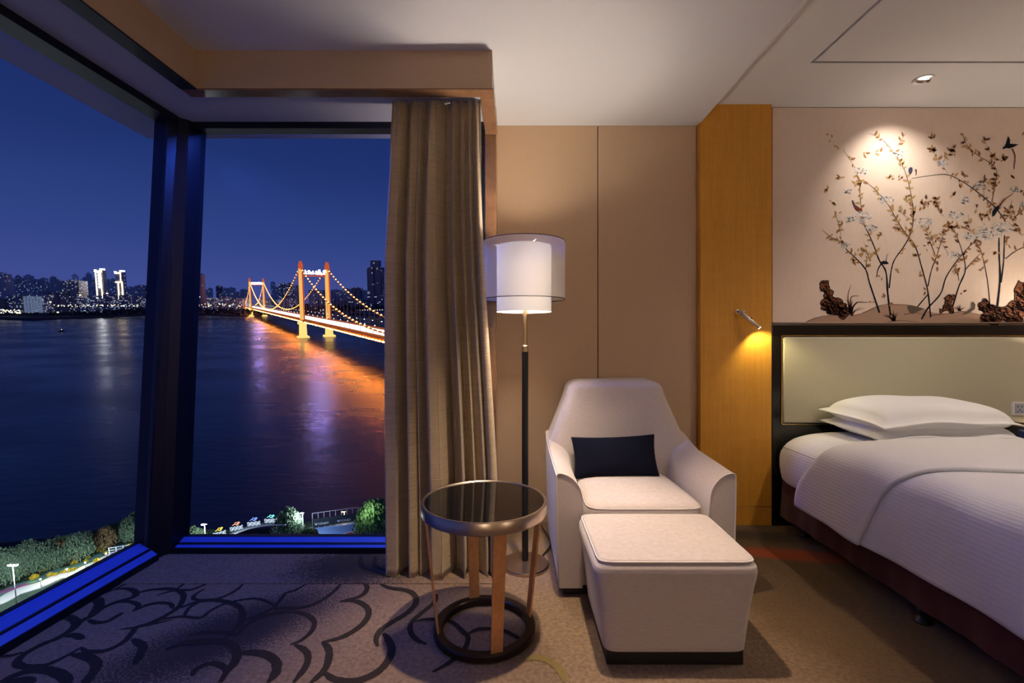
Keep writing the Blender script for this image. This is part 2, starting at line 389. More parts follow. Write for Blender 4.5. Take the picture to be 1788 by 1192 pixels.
def ribbon(fn, wd, pts, z):
    q = cat([floor_pt(*fn(p)) for p in pts], 8)
    V, Fc = [], []; n = len(q)
    for i, p in enumerate(q):
        d = q[min(i + 1, n - 1)] - q[max(i - 1, 0)]; L = math.hypot(*d) or 1; nx, ny = -d[1] / L, d[0] / L
        t = i / (n - 1); ww = wd * 0.5 * (0.45 + 0.55 * min(1, 6 * t, 6 * (1 - t))) * (0.9 + 0.2 * rnd.random())
        V += [(p[0] + nx * ww, p[1] + ny * ww, z), (p[0] - nx * ww, p[1] - ny * ww, z)]
    return V, [(2 * i, 2 * i + 1, 2 * i + 3, 2 * i + 2) for i in range(n - 1)]
for k, (fn, wd, pts) in enumerate(LINES):
    obj('carpet_scroll', ribbon(fn, wd, pts, 0.0012 + 0.00004 * k), M['carpet_line2'] if k == len(LINES) - 1 else M['carpet_line'], fl)
for k, (fn, wd, pts) in enumerate(STRIP_LINES):
    obj('carpet_scroll', ribbon(fn, wd, pts, 0.0052), M['carpet_line'], fl)

# ceilings
ce = obj('ceiling', box(-1.75, 1.262, YB, YW + 0.1, ZL, ZL + 0.25), M['ceiling'], **ST)
gx0, gx1, gy0, gy1, gw = 1.693, 4.9, -2.0, 2.649, 0.016
obj('ceiling_raised', join(box(1.262, gx0, YB, YW + 0.1, ZU, ZU + 0.06), box(gx1, XR, YB, YW + 0.1, ZU, ZU + 0.06),
    box(gx0, gx1, gy1, YW + 0.1, ZU, ZU + 0.06), box(gx0, gx1, YB, gy0, ZU, ZU + 0.06), box(1.262, XR, YB, YW + 0.1, ZU + 0.06, ZU + 0.1)), M['ceiling'], ce)
obj('ceiling_panel', box(gx0 + gw, gx1 - gw, gy0 + gw, gy1 - gw, ZU, ZU + 0.05), M['ceiling'], ce)

# beige panelled wall beside the window
wb = obj('wall_back', box(-0.16, XR, YW + 0.012, YW + 0.14, 0, 2.95), M['plaster'], **ST)
xs = 0.5825
obj('wall_panel', rbox(-0.101, xs - 0.003, YW, YW + 0.014, 0.142, ZL, 0.002, 1), M['wallpaper'], wb)
obj('wall_panel', rbox(xs + 0.003, 1.25, YW, YW + 0.014, 0.142, ZL, 0.002, 1), M['wallpaper'], wb)
obj('panel_joint', box(xs - 0.0028, xs + 0.0028, YW + 0.009, YW + 0.013, 0.142, ZL), M['plinth'], wb)
obj('wall_return', box(-0.16, -0.0995, 2.902, YW + 0.013, 0, ZL), M['wallpaper'], wb)
obj('baseboard_back', rbox(-0.099, 1.25, YW - 0.006, YW + 0.012, 0, 0.139, 0.002, 1), M['wallpaper'], **ST)
# honey wood pilaster
wp = empty('wall_pilaster', (1.49, YP, 0), kind='structure')
xp0, xp1 = (1223 - CX) / F * YP, (1347.5 - CX) / F * YP
obj('veneer_panel', rbox(xp0, xp1, YP, YW + 0.012, 0.126, ZU, 0.0015, 1), M['wood'], wp)
obj('veneer_base', rbox(xp0, xp1, YP + 0.001, YW + 0.012, 0, 0.123, 0.0015, 1), M['wood'], wp)
# walls out of view that close the room
obj('wall_right', box(XR, XR + 0.1, YB, YW + 0.2, 0, 2.95), M['wallpaper'], **ST)
obj('wall_rear', box(-2.3, XR, YB - 0.1, YB, 0, 2.95), M['wallpaper'], **ST)

# ---- pelmet
xv, yv, zv = -1.583, 2.338, 2.498
sl = 0.02
vx = lambda y, o=0: xv + o + sl * (y - yv)
pe = empty('trim_1', (-0.8, 2.4, 2.5), kind='structure')
obj('pelmet_face', box(xv - 0.02, -0.100, yv, yv + 0.05, zv, ZL), M['wallpaper'], pe)
obj('pelmet_face', prism([(vx(yv), yv + 0.0005), (vx(YB), YB), (vx(YB) - 0.05, YB), (vx(yv) - 0.05, yv + 0.0005)], 'z', zv, ZL), M['wallpaper'], pe)
obj('pelmet_return', box(-0.16, -0.1005, yv + 0.04, 2.845, zv, ZL), M['ceiling'], pe)
obj('pelmet_trim', rbox(xv - 0.068, -0.093, yv - 0.006, 2.406, zv - 0.008, zv, 0.0015, 1), M['walnut'], pe)
obj('pelmet_trim', prism([(vx(yv, 0.006), yv - 0.007), (vx(YB, 0.006), YB), (vx(YB, -0.07), YB), (vx(yv, -0.07), yv - 0.007)], 'z', zv - 0.008, zv - 0.0002), M['frame'], pe)
obj('pelmet_trim', rbox(-0.164, -0.093, 2.407, 2.845, zv - 0.0081, zv, 0.0015, 1), M['walnut'], pe)
obj('window_jamb', rbox(-0.164, -0.0965, 2.845, 2.90, 0, zv - 0.008, 0.002, 1), M['walnut'], pe)
# soffit over the window
obj('window_soffit', join(box(-2.3, -0.10, 2.388, 2.95, zv + 0.012, zv + 0.06), box(-2.3, -1.63, YB, 2.388, zv + 0.012, zv + 0.06)), M['soffit'], ce)

# ---- windows
zt, slx = 2.472, 0.03
def sill_profile(d1, z1): return [(0, 0), (0, .034), (.012, .037), (.012, -.06), (.0, -.06)]
lx = lambda y, o=0: -1.98 + o + slx * (y - 2.695)
w1 = empty('window_1', (-2.0, 0.5, 0), kind='structure')
w2 = empty('window_2', (-1.0, 2.75, 0), kind='structure')
def along_back(poly, x0, x1): return prism([(2.695 + d, z) for d, z in poly], 'x', x0, x1)
def along_left(poly, y0, y1):
    n = len(poly)
    V = [(lx(y, -d), y, z) for y in (y0, y1) for d, z in poly]
    return V, [tuple(range(n)), tuple(range(2 * n - 1, n - 1, -1))] + [(i, (i + 1) % n, n + (i + 1) % n, n + i) for i in range(n)]
for wv_, al, a, b, dd, z1, zr in ((w2, along_back, -1.955, -0.16, .088, .066, .036), (w1, along_left, YB, 2.62, .108, .100, .036)):
    obj('sill_kicker', al([(0, 0), (0, zr), (.008, zr + .001), (.008, 0)], a - (0.03 if wv_ is w2 else 0), b), M['frame'], wv_)
    zm = (zr + z1) / 2
    obj('sill_strip', al([(.009, 0), (.009, zr + .001), (dd * .38, zm - .008), (dd * .38, 0)], a, b), M['blue_lit_strip'], wv_)
    obj('sill_groove', al([(dd * .38 + .0005, 0), (dd * .38 + .0005, zm - .002), (dd * .47, zm + .003), (dd * .47, 0)], a, b), M['frame'], wv_)
    obj('sill_strip', al([(dd * .47 + .0005, 0), (dd * .47 + .0005, zm - .001), (dd, z1), (dd, 0)], a, b), M['blue_lit_strip'], wv_)
    obj('sill_back', al([(dd + .0005, -.05), (dd + .0005, z1 + .004), (dd + .03, z1 + .004), (dd + .03, -.05)], a, b), M['frame'], wv_)
obj('head_rail', box(-1.9, -0.16, 2.72, 2.80, zt, zv + 0.012), M['frame'], w2)
obj('side_rail', box(-0.20, -0.16, 2.74, 2.80, 0.0, zt), M['frame'], w2)
obj('pane', box(-2.0, -0.165, 2.788, 2.792, 0.05, zt + 0.005), M['glass'], w2)
# left facade, leaning out a little towards the floor
tx = lambda y: -1.958 + slx * (y - 2.633)
bx_ = lambda y: -2.082 + 0.012 * (y - 2.633)
def lean(o0, o1, z0, z1, y0, y1):
    def X(y, z): return bx_(y) + (tx(y) - bx_(y)) * (z - 0.1) / (2.47 - 0.1)
    V = [(X(y, z) + o, y, z) for y in (y0, y1) for z in (z0, z1) for o in (o0, o1)]
    return V, [(0, 1, 3, 2), (4, 6, 7, 5), (0, 4, 5, 1), (2, 3, 7, 6), (0, 2, 6, 4), (1, 5, 7, 3)]
obj('head_rail', lean(-0.05, 0.055, zt, zv + 0.012, YB, 2.66), M['frame'], w1)
obj('pane', lean(-0.004, 0.0, 0.07, zt + 0.005, YB, 2.66), M['glass'], w1)
obj('mullion', lean(-0.05, 0.04, 0.07, zt, -0.2, -0.12), M['frame'], w1)
def post(poly_t, poly_b, z0, z1):
    n = len(poly_t); V = [(x, y, z0) for x, y in poly_b] + [(x, y, z1) for x, y in poly_t]
    return V, [tuple(range(n)), tuple(range(2 * n - 1, n - 1, -1))] + [(i, (i + 1) % n, n + (i + 1) % n, n + i) for i in range(n)]
pt = [(-1.958, 2.633), (-1.925, 2.615), (-1.905, 2.665), (-1.868, 2.70), (-1.856, 2.79), (-1.86, 2.84), (-2.02, 2.84), (-2.02, 2.64)]
pb = [(x - (0.124 if i in (0, 1, 7) else 0.104), y) for i, (x, y) in enumerate(pt)]
obj('corner_post', post(pt, pb, 0.0, zv + 0.012), M['frame'], w2)
# facade below and beside the glass (outside)
obj('wall_left', box(-2.3, -2.12, YB, 2.8, -0.4, -0.02), M['frame'], **ST)

# ================================================================== FURNITURE
# ---- curtain
cu = empty('curtain', (-0.4, 2.47, 0), label='long bronze-brown silk curtain hanging in deep folds beside the window', cat='curtain')
rc = random.Random(3)
FOLD = [(0.0, .2), (0.05, .7), (0.12, .55), (0.185, -1.2), (0.25, .75), (0.30, .1), (0.335, .6), (0.375, -.7), (0.45, 1.25), (0.52, 1.0), (0.60, -1.1), (0.645, -.6), (0.70, 1.0), (0.745, -.5), (0.79, .75), (0.83, -.35), (0.875, .7), (0.915, -.3), (0.955, .8), (1.0, .1)]
def fold_at(u):
    for (a, b), (c, d) in zip(FOLD, FOLD[1:]):
        if u <= c:
            t = (u - a) / (c - a); return b + (d - b) * (0.5 - 0.5 * math.cos(PI * t))
    return FOLD[-1][1]
def curtain_pt(u, v):
    h = 1 - v                                   # 1 at the bottom
    g = lerp_tab(h, [(0, 0), (0.06, 0.25), (0.3, 0.5), (0.7, 0.85), (1, 1)])
    xl = -0.632 - 0.04 * min(1, h * 3) - 0.008 * math.sin(h * 3)
    xr = -0.168 + 0.02 * h + 0.085 * smooth((h - 0.1) / 0.9)
    uu = u + (0.02 * math.sin(h * 4.2 + u * 7) + 0.05 * (h - .4) * math.sin(2 * PI * u)) * min(1, h * 4) * math.sin(PI * u)
    a = 0.022 + 0.046 * g
    ripple = 0.35 * (1 - min(1, h * 5)) * math.sin(u * 118 + 1.3 * math.sin(u * 31)) * 0.016
    ph = fold_at(max(0, min(1, uu)))
    y = 2.478 - a * ph + ripple - 0.006 * math.sin(uu * 45 + h * 3) * g
    x = xl + (xr - xl) * uu + 0.010 * g * math.sin(uu * 64 + 2)
    return (x, y, 0.006 + (2.503 - 0.006) * v + (0.004 * math.sin(u * 40) if v < 0.01 else 0))
o = obj('drape', grid(curtain_pt, 300, 70), M['curtain'], cu, 180)
md = o.modifiers.new('thick', 'SOLIDIFY'); md.thickness = 0.004; md.offset = 1
obj('curtain_track', box(-0.62, -0.166, 2.468, 2.488, 2.503, 2.511), M['soffit'], cu)

# ---- floor lamp
LX, LY = 0.072, 2.565
la = empty('floor_lamp', (LX, LY, 0), label='tall floor lamp with double drum shade beside the curtain', cat='lamp')
obj('base', lathe([(0, 0), (.128, 0), (.130, .004), (.130, .014), (.126, .019), (.05, .024), (.022, .030), (0, .032)], 48, (LX, LY, 0)), M['bronze'], la, 40)
obj('pole', lathe([(0, .03), (.0175, .03), (.0175, 1.176), (0, 1.176)], 20, (LX, LY, 0)), M['black_pole'], la, 40, label='black leather-wrapped pole')
obj('collar', lathe([(0, 1.175), (.019, 1.175), (.019, 1.206), (.013, 1.212), (0, 1.212)], 20, (LX, LY, 0)), M['brass'], la, 40)
obj('stem', lathe([(0, 1.21), (.0125, 1.21), (.0125, 1.52), (0, 1.52)], 16, (LX, LY, 0)), M['brass'], la, 40)
SX = LX - 0.006
def shade_mat(name, tr, col, em, opq=0.5):
    m = bpy.data.materials.new(name); m.use_nodes = True; t = m.node_tree; t.nodes.clear()
    v = texcoord(t, (60, 60, 4)); f = noise(t, v, 4, 2, 0.5)
    a = t.nodes.new('ShaderNodeBsdfTransparent'); d = t.nodes.new('ShaderNodeBsdfTranslucent'); d2 = t.nodes.new('ShaderNodeBsdfDiffuse')
    e = t.nodes.new('ShaderNodeEmission'); m1 = t.nodes.new('ShaderNodeMixShader'); m2 = t.nodes.new('ShaderNodeMixShader'); ad = t.nodes.new('ShaderNodeAddShader'); o = t.nodes.new('ShaderNodeOutputMaterial')
    for s in (d, d2): s.inputs[0].default_value = (*col, 1)
    c = ramp(t, f, ((0.3, tuple(x * 0.94 for x in col)), (0.7, col)))
    t.links.new(c, e.inputs[0]); e.inputs[1].default_value = em
    m1.inputs[0].default_value = opq; m2.inputs[0].default_value = tr
    t.links.new(d.outputs[0], m1.inputs[1]); t.links.new(d2.outputs[0], m1.inputs[2])
    t.links.new(m1.outputs[0], m2.inputs[1]); t.links.new(a.outputs[0], m2.inputs[2])
    if em > 0:
        t.links.new(m2.outputs[0], ad.inputs[0]); t.links.new(e.outputs[0], ad.inputs[1]); t.links.new(ad.outputs[0], o.inputs[0])
    else: t.links.new(m2.outputs[0], o.inputs[0])
    return m
M['sheer'] = shade_mat('sheer_organza', 0.60, (0.80, 0.77, 0.75), 0.0)
M['shade'] = shade_mat('white_shade_fabric', 0.0, (0.90, 0.84, 0.80), 0.28, 0.988)
obj('inner_shade', lathe([(.1495, 1.393), (.1495, 1.752)], 64, (SX, LY, 0)), M['shade'], la, 180, label='white inner fabric shade')
os_ = obj('outer_shade', lathe([(.2245, 1.462), (.2245, 1.774)], 64, (SX, LY, 0)), M['sheer'], la, 180, label='sheer organza outer shade')
for zz in (1.462, 1.774):
    obj('rim', tube([(SX + .2247 * math.cos(a), LY + .2247 * math.sin(a), zz) for a in [2 * PI * i / 64 for i in range(64)]], .0022, 6, closed=True), M['plinth'], os_, 180)
obj('shade_spider', join(*[tube([(SX, LY, 1.742), (SX + .2247 * math.cos(a), LY + .2247 * math.sin(a), 1.774)], .002, 6) for a in (0.9, 3.0, 5.1)]), M['piping'], la)
M['bulb'] = emis('lamp_bulb', (1.0, 0.78, 0.55), 6)
obj('bulb', lathe([(0, 1.52), (.014, 1.522), (.016, 1.545), (.028, 1.575), (.028, 1.60), (.016, 1.622), (0, 1.627)], 16, (SX, LY, 0)), M['bulb'], la, 180)
d = bpy.data.lights.new('lamp_light', 'POINT'); d.energy = 46; d.color = (1.0, 0.86, 0.72); d.shadow_soft_size = 0.06
o = bpy.data.objects.new('lamp_light', d); COL.objects.link(o); o.location = (SX, LY, 1.60); o.parent = la
o.matrix_parent_inverse = Matrix.Translation(la.location).inverted()
cord = [(LX + .10, LY + .09, .012), (LX + .16, LY + .25, .006), (.22, 2.95, .008), (.16, 3.08, .05), (.05, 3.14, .12), (-.02, 3.145, .16)]
obj('power_cord', tube(cat(cord, 6), .004, 6), M['black_plastic'], la, 180)

# ---- side table
TX, TY = -0.118, 2.0
ta = empty('side_table', (TX, TY, 0), label='round bronze side table with black glass top', cat='table')
obj('rim', lathe([(.255, .511), (.264, .511), (.267, .514), (.267, .558), (.264, .562), (.257, .562), (.254, .559), (.254, .515)], 72, (TX, TY, 0), True), M['bronze'], ta, 40)
V, Fc = disc(.2535, .5575, 72, (TX, TY, 0)); V2, F2 = disc(.2535, .545, 72, (TX, TY, 0))
obj('glass_top', join((V, Fc), (V2, F2), lathe([(.2535, .545), (.2535, .5575)], 72, (TX, TY, 0))), M['black_glass'], ta, label='glossy black glass top')
obj('base_ring', lathe([(.178, .002), (.213, .002), (.218, .007), (.218, .028), (.213, .033), (.183, .033), (.178, .028)], 72, (TX, TY, 0), True), M['bronze_dark'], ta, 40)
for k in range(4):
    a = R(-90 + 17 + 90 * k); er = Vector((math.cos(a), math.sin(a), 0)); et = Vector((-er.y, er.x, 0)); c = Vector((TX, TY, 0))
    V = []
    for z, r, hw in ((.030, .200, .0235), (.513, .250, .026)):
        for dr, s in ((-.004, -1), (-.004, 1), (.004, 1), (.004, -1)): V.append(c + er * (r + dr) + et * hw * s + Vector((0, 0, z)))
    obj('leg', (V, [(3, 2, 1, 0), (4, 5, 6, 7)] + [(i, (i + 1) % 4, 4 + (i + 1) % 4, 4 + i) for i in range(4)]), M['copper'], ta, label='copper-leaf strap leg')

# ---- armchair
ch = empty('armchair', (0.645, 2.65, 0), label='cream linen armchair with sloping arms against the beige panelled wall', cat='armchair')
XL_, XR_, YF, YBK, XC = 0.215, 1.075, 2.245, 3.06, 0.645
obj('plinth', rbox(XL_ + .035, XR_ - .035, YF + .03, YBK - .05, 0, .052, .004), M['plinth'], ch)
obj('seat_base', rbox(XL_ + .05, XR_ - .05, YF + .012, 2.98, .05, .33, .015, 3), M['linen'], ch, 40)
def arm(side):
    xo = XL_ if side < 0 else XR_
    def prof(Y):
        t = (Y - YF) / (YBK - YF)
        zt_ = 0.600 + 0.02 * t + 0.06 * smooth((t - 0.5) / 0.5)
        th = 0.125 + 0.03 * smooth((t - .4) / .6)
        lean_ = 0.012
        P = []
        P.append((0.012, .052)); P.append((0.006, .20)); P.append((0.0, .42)); P.append((-.002, zt_ - .05)); P.append((0.0, zt_ - .012)); P.append((.006, zt_ - .002))
        for k in range(1, 10):
            q = k / 9 * PI / 2
            P.append((.010 + (th - .012) * math.sin(q) ** 1.25, zt_ - (0.13) * (1 - math.cos(q)) ** 1.1))
        P.append((th + .004, zt_ - .2)); P.append((th + .006, .30)); P.append((th, .052))
        return [(xo - side * a + 0, z) for a, z in P]
    ys = [YF, YF + .006] + [YF + .02 + (YBK - .10 - YF - .02) * i / 24 for i in range(25)]
    V, Fc = [], []; n = None
    for i, Y in enumerate(ys):
        p = prof(Y); n = len(p)
        sh = .005 if i == 0 else 0
        cx = sum(a for a, b in p) / n
        V += [(x + (cx - x) * sh * 4 * (1 if i == 0 else 0) * .3, Y, z - sh) for x, z in p]
    for j in range(len(ys) - 1):
        Fc += [(j * n + i, j * n + (i + 1) % n, (j + 1) * n + (i + 1) % n, (j + 1) * n + i) for i in range(n)]
    Fc += [tuple(range(n)), tuple(range((len(ys) - 1) * n, len(ys) * n))]
    ob = obj('armrest', (V, Fc), M['linen'], ch, 50)
    pf = prof(YF)
    obj('piping', tube([(x, YF - .001, z) for x, z in pf[:-1]], .0032, 6), M['piping'], ob, 180)
    obj('piping', tube([(prof(Y)[4][0] + side * .001, Y, prof(Y)[4][1]) for Y in ys[1:]], .0032, 6), M['piping'], ob, 180)
arm(-1); arm(1)
# backrest: padded shell with a trapezoid outline
def half_w(z):
    if z < .62: return .420
    if z < .915: return .420 - .122 * ((z - .62) / .295) ** .92
    t = (z - .915) / .0755; return .298 - .085 * (1 - math.sqrt(max(0, 1 - t * t)))
ZS = [.10, .25, .40, .5, .58, .62, .66, .70, .74, .78, .82, .86, .90, .92, .94, .955, .968, .978, .985, .9895]
def back_loop(z, n=40):
    hw = half_w(z); rec = .10 * (z - .40)
    yf = 2.775 + rec + (0.02 if z < .45 else 0); yb = min(3.135, 3.03 + .085 * z)
    k = 1.0
    if z > .95: s = math.sqrt(max(0, 1 - ((z - .95) / .041) ** 2)); m_ = (yf + yb) / 2 - .01; yf, yb = m_ - (m_ - yf) * (0.25 + .75 * s), m_ + (yb - m_) * (0.25 + .75 * s); 
    out = []
    for i in range(n):
        a = 2 * PI * i / n; c, s = math.cos(a), math.sin(a)
        e = 0.34
        x = hw * math.copysign(abs(c) ** e, c); y = (yf + yb) / 2 + (yb - yf) / 2 * math.copysign(abs(s) ** e, s)
        if s < 0: y += .035 * (abs(x) / .4) ** 2 * -1 + .012
        out.append((XC - .008 + x - .01 * (z - .6), y, z + (0.004 * math.sin(a * 2) if z > .97 else 0)))
    return out
V = []; n = 40
for z in ZS: V += back_loop(z)
Fc = [(j * n + i, j * n + (i + 1) % n, (j + 1) * n + (i + 1) % n, (j + 1) * n + i) for j in range(len(ZS) - 1) for i in range(n)] + [tuple(range(n)), tuple(range((len(ZS) - 1) * n, len(ZS) * n))]
bo = obj('backrest', (V, Fc), M['linen'], ch, 60)
bp = []
for z in ZS[4:]: lp = back_loop(z); bp.append(lp[22])
bq = [back_loop(z)[38] for z in ZS[4:]]
for lnp in (bp, bq): obj('piping', tube(lnp, .003, 6), M['piping'], bo, 180)
def seat_pt(u, v):
    # closed loop in u round the rim (superellipse), v from underside over the edge to the crown
    a = 2 * PI * u; c, s = math.cos(a), math.sin(a); e = 0.22
    sx_, sy_ = math.copysign(abs(c) ** e, c), math.copysign(abs(s) ** e, s)
    prof = [(0.0, .31), (.9, .31), (.985, .318), (1.0, .34), (1.0, .41), (.99, .428), (.96, .440), (.85, .451), (.6, .460), (.3, .464), (0.001, .465)]
    k = v * (len(prof) - 1); i = min(int(k), len(prof) - 2); f = k - i
    r = prof[i][0] + (prof[i + 1][0] - prof[i][0]) * f; z = prof[i][1] + (prof[i + 1][1] - prof[i][1]) * f
    yy = sy_ * r; w_ = .288 - .012 * (yy + 1)
    return (XC + sx_ * r * w_, 2.53 + yy * .29, z)
so = obj('seat_cushion', grid(seat_pt, 64, 11, True), M['linen'], ch, 60)
obj('piping', tube([seat_pt(i / 64, .5) for i in range(64)], .003, 6, closed=True), M['piping'], so, 180)

# ---- lumbar cushion
def cushion(a, b, h, n=28, flange=0.0, pinch=.06, wob=0.0, seed=1, pw=2.6, ex=.5):
    rr = random.Random(seed); ph = [rr.uniform(0, 6) for _ in range(4)]
    V, Fc = [], []
    for s in (1, -1):
        for j in range(n):
            for i in range(n):
                u = -1 + 2 * i / (n - 1); v = -1 + 2 * j / (n - 1)
                u = math.copysign(abs(u) ** .8, u); v = math.copysign(abs(v) ** .8, v)
                fu, fv = 1 + flange / a, 1 + flange / b
                U, Vv = u * fu, v * fv
                t = max(0, 1 - abs(U) ** pw) * max(0, 1 - abs(Vv) ** pw) if abs(U) < 1 and abs(Vv) < 1 else 0
                z = h * t ** ex + .0025 + wob * t * (math.sin(3 * U + ph[0]) * math.cos(2.5 * Vv + ph[1]))
                x = a * U * (1 - pinch * (1 - Vv * Vv)) if abs(Vv) <= 1 else a * U
                y = b * Vv * (1 - pinch * 1.6 * (1 - U * U)) if abs(U) <= 1 else b * Vv
                V.append(Vector((x, y, s * z)))
    for s in range(2):
        o_ = s * n * n
        Fc += [(o_ + j * n + i, o_ + j * n + i + 1, o_ + (j + 1) * n + i + 1, o_ + (j + 1) * n + i) for j in range(n - 1) for i in range(n - 1)]
    rim = [(j, 0) for j in range(n)] ; idx = [i for i in range(n)] + [j * n + n - 1 for j in range(1, n)] + [(n - 1) * n + i for i in range(n - 2, -1, -1)] + [j * n for j in range(n - 2, 0, -1)]
    for k in range(len(idx)): a_, b_ = idx[k], idx[(k + 1) % len(idx)]; Fc.append((a_, b_, b_ + n * n, a_ + n * n))
    return V, Fc
Lc = cushion(.245, .118, .055, 28, 0, .05, 0, 2, 2.2, .55)
Lm = Matrix.Translation((.595, 2.705, .565)) @ Matrix.Rotation(R(-2), 4, 'Y') @ Matrix.Rotation(R(72), 4, 'X')
lc = obj('lumbar_cushion', xf(Lc, Lm), M['velvet'], None, 60, label='small navy velvet lumbar cushion lying on the armchair seat', cat='cushion')

# ---- ottoman
ot = empty('ottoman', (0.62, 1.99, 0), label='square cream linen ottoman with black plinth in front of the armchair', cat='ottoman')
OX, OY = 0.624, 1.99
def ott_pt(u, v, prof, hx, hy, e=.14):
    a = 2 * PI * u; c, s = math.cos(a), math.sin(a)
    k = v * (len(prof) - 1); i = min(int(k), len(prof) - 2); f = k - i
    r = prof[i][0] + (prof[i + 1][0] - prof[i][0]) * f; z = prof[i][1] + (prof[i + 1][1] - prof[i][1]) * f
    X, Yy = math.copysign(abs(c) ** e, c) * r, math.copysign(abs(s) ** e, s) * r
    return (OX + X * hx, OY + Yy * hy, z)
PB = [(.0, .055), (.86, .055), (.875, .06), (.895, .12), (.93, .22), (.965, .30), (.992, .345), (1.0, .368), (.992, .385), (.97, .397), (.93, .402), (.5, .403), (.001, .403)]
PT = [(.94, .399), (.955, .402), (.955, .408), (.94, .414), (.8, .419), (.5, .424), (.001, .426)]
g1 = grid(lambda u, v: ott_pt(u, v, PB, .312, .247), 96, 49, True)
oo = obj('body', g1, M['linen'], ot, 60)
tp = obj('top_panel', grid(lambda u, v: ott_pt(u, v, PT, .312, .247, .14), 96, 25, True), M['linen'], ot, 60)
obj('piping', tube([ott_pt(i / 96, 2 / 6, PT, .3125, .2475, .14) for i in range(96)], .0036, 6, closed=True), M['piping'], tp, 180)
obj('plinth', rbox(OX - .262, OX + .262, OY - .205, OY + .205, 0, .056, .004), M['plinth'], ot)

# ---- bed
XBL, XBR, BF = 1.765, 3.105, 1.08
be = empty('bed_base', (2.43, 2.05, 0), label='low divan bed base with dark maroon fabric skirt', cat='bed')
def skirt_pt(u, v):
    t = u; w_ = .006 * math.sin(u * 37) + .003 * math.sin(u * 91)
    return (XBL + w_ * (1 - v) - .004 + .012 * v, BF + (3.06 - BF) * t, .085 + .24 * v)
obj('skirt', join(grid(skirt_pt, 80, 5), box(XBL + .012, XBR, BF, 3.06, .088, .325)), M['skirt'], be, 60)
for (x, y) in ((1.81, 2.06), (1.81, 1.25), (1.85, 2.95), (3.02, 2.06), (3.02, 1.25), (3.02, 2.95)):
    obj('leg', lathe([(0, 0), (.036, 0), (.038, .006), (.030, .018), (.020, .03), (.022, .092), (0, .092)], 16, (x, y, 0)), M['black_plastic'], be, 40)
MATP = [(1.86, .305), (1.79, .306), (1.765, .318), (1.752, .35), (1.747, .43), (1.752, .50), (1.768, .545), (1.80, .58), (1.86, .612), (1.98, .638), (2.2, .652), (2.43, .656)]
cs = [tuple(p) for p in cat(MATP, 4)]
cs = cs + [(2 * 2.43 - x, z) for x, z in cs[-2::-1]]
def mat_pt(u, v):
    i = int(round(u * (len(cs) - 1))); x, z = cs[i]
    t = v; yy = BF + .01 + (3.075 - BF) * t
    e = min(1, (1 - t) / .05, t / .05); e = math.sqrt(max(0, 1 - (1 - e) ** 2))
    kx = .97 + .03 * e; zc_ = .46
    return (2.43 + (x - 2.43) * kx, yy, zc_ + (z - zc_) * (.72 + .28 * e))
g = grid(mat_pt, len(cs), 50); nn = len(cs)
g = (g[0], g[1] + [tuple(range(nn)), tuple(range(49 * nn, 50 * nn))])
ma = obj('mattress', g, M['sheet'], None, 60, label='white cotton covered mattress on the maroon divan base', cat='mattress')
seam = []
for j in range(1, 49): p = Vector(mat_pt(6 * 4 / (nn - 1), j / 49)); seam.append((p.x - .001, p.y, p.z))
obj('seam', tube(seam, .0028, 6), M['piping'], ma, 180)
# duvet with turned-back band
DUV = [(1.730, .240), (1.728, .33), (1.727, .43), (1.732, .52), (1.752, .596), (1.80, .645), (1.88, .668), (2.02, .680), (2.2, .686), (2.43, .688), (2.66, .686), (2.84, .680), (2.98, .668), (3.06, .645), (3.108, .600), (3.128, .52), (3.133, .43), (3.132, .33), (3.13, .245)]
dc = [(p[0], p[1] - .009 * smooth((p[1] - .5) / .15)) for p in cat(DUV, 6)]; nd = len(dc)
HEAD = [(0, 2.862), (.06, 2.83), (.11, 2.77), (.17, 2.69), (.22, 2.635), (.28, 2.60), (.36, 2.58), (.5, 2.575), (1, 2.60)]
FOLDL = [(0, 2.285), (.06, 2.245), (.11, 2.20), (.17, 2.145), (.22, 2.10), (.28, 2.05), (.34, 1.99), (.40, 1.94), (.5, 1.88), (.7, 1.90), (1, 2.2)]
def sm_tab(x, tab):                 # smoothed table
    return sum(lerp_tab(max(0, min(1, x + d_)), tab) for d_ in (-.03, -.015, 0, .015, .03)) / 5
def dnorm(i):
    a, b = dc[max(0, i - 1)], dc[min(nd - 1, i + 1)]; dx, dz = b[0] - a[0], b[1] - a[1]; L = math.hypot(dx, dz); return -dz / L, dx / L
def duvet_pt(u, v, off, y0t, y1t, roll, puff):
    i = int(round(u * (nd - 1))); x, z = dc[i]; nx, nz = dnorm(i)
    y0 = sm_tab(u, y0t); y1 = sm_tab(u, y1t) if y1t else BF - .02
    y = y0 + (y1 - y0) * v
    o_ = off + puff * math.sin(PI * min(1, v * 1.0)) ** .7
    if roll: e = min(1, v / .10); o_ = off + (roll * math.sqrt(max(0, 1 - (1 - e) ** 2)) - .0)
    side = 1 if u < .30 else 0
    o_ += .004 * math.sin(y * 9 + u * 6) + .003 * math.sin(y * 17 - u * 21)
    o_ += (.010 * math.sin(y * 5.5 + 1) + .004 * math.sin(y * 14)) * max(0, 1 - u / .2)
    return (x + nx * o_, y, z + nz * o_)
NV = 70
du = empty('duvet', (2.43, 2.0, .7), label='white striped cotton duvet spread over the bed', cat='duvet')
b1 = obj('cover', grid(lambda u, v: duvet_pt(u, v, .004, [(a, b - .03) for a, b in HEAD], None, 0, .010), nd, NV), M['duvet'], du, 180)
md = b1.modifiers.new('thick', 'SOLIDIFY'); md.thickness = .012; md.offset = -1
b2 = obj('turned_back_band', grid(lambda u, v: duvet_pt(u, v, -.006, HEAD, FOLDL, .036, 0), nd, 40), M['duvet'], du, 180, label='turned-back band of the duvet')
md = b2.modifiers.new('thick', 'SOLIDIFY'); md.thickness = .014; md.offset = -1
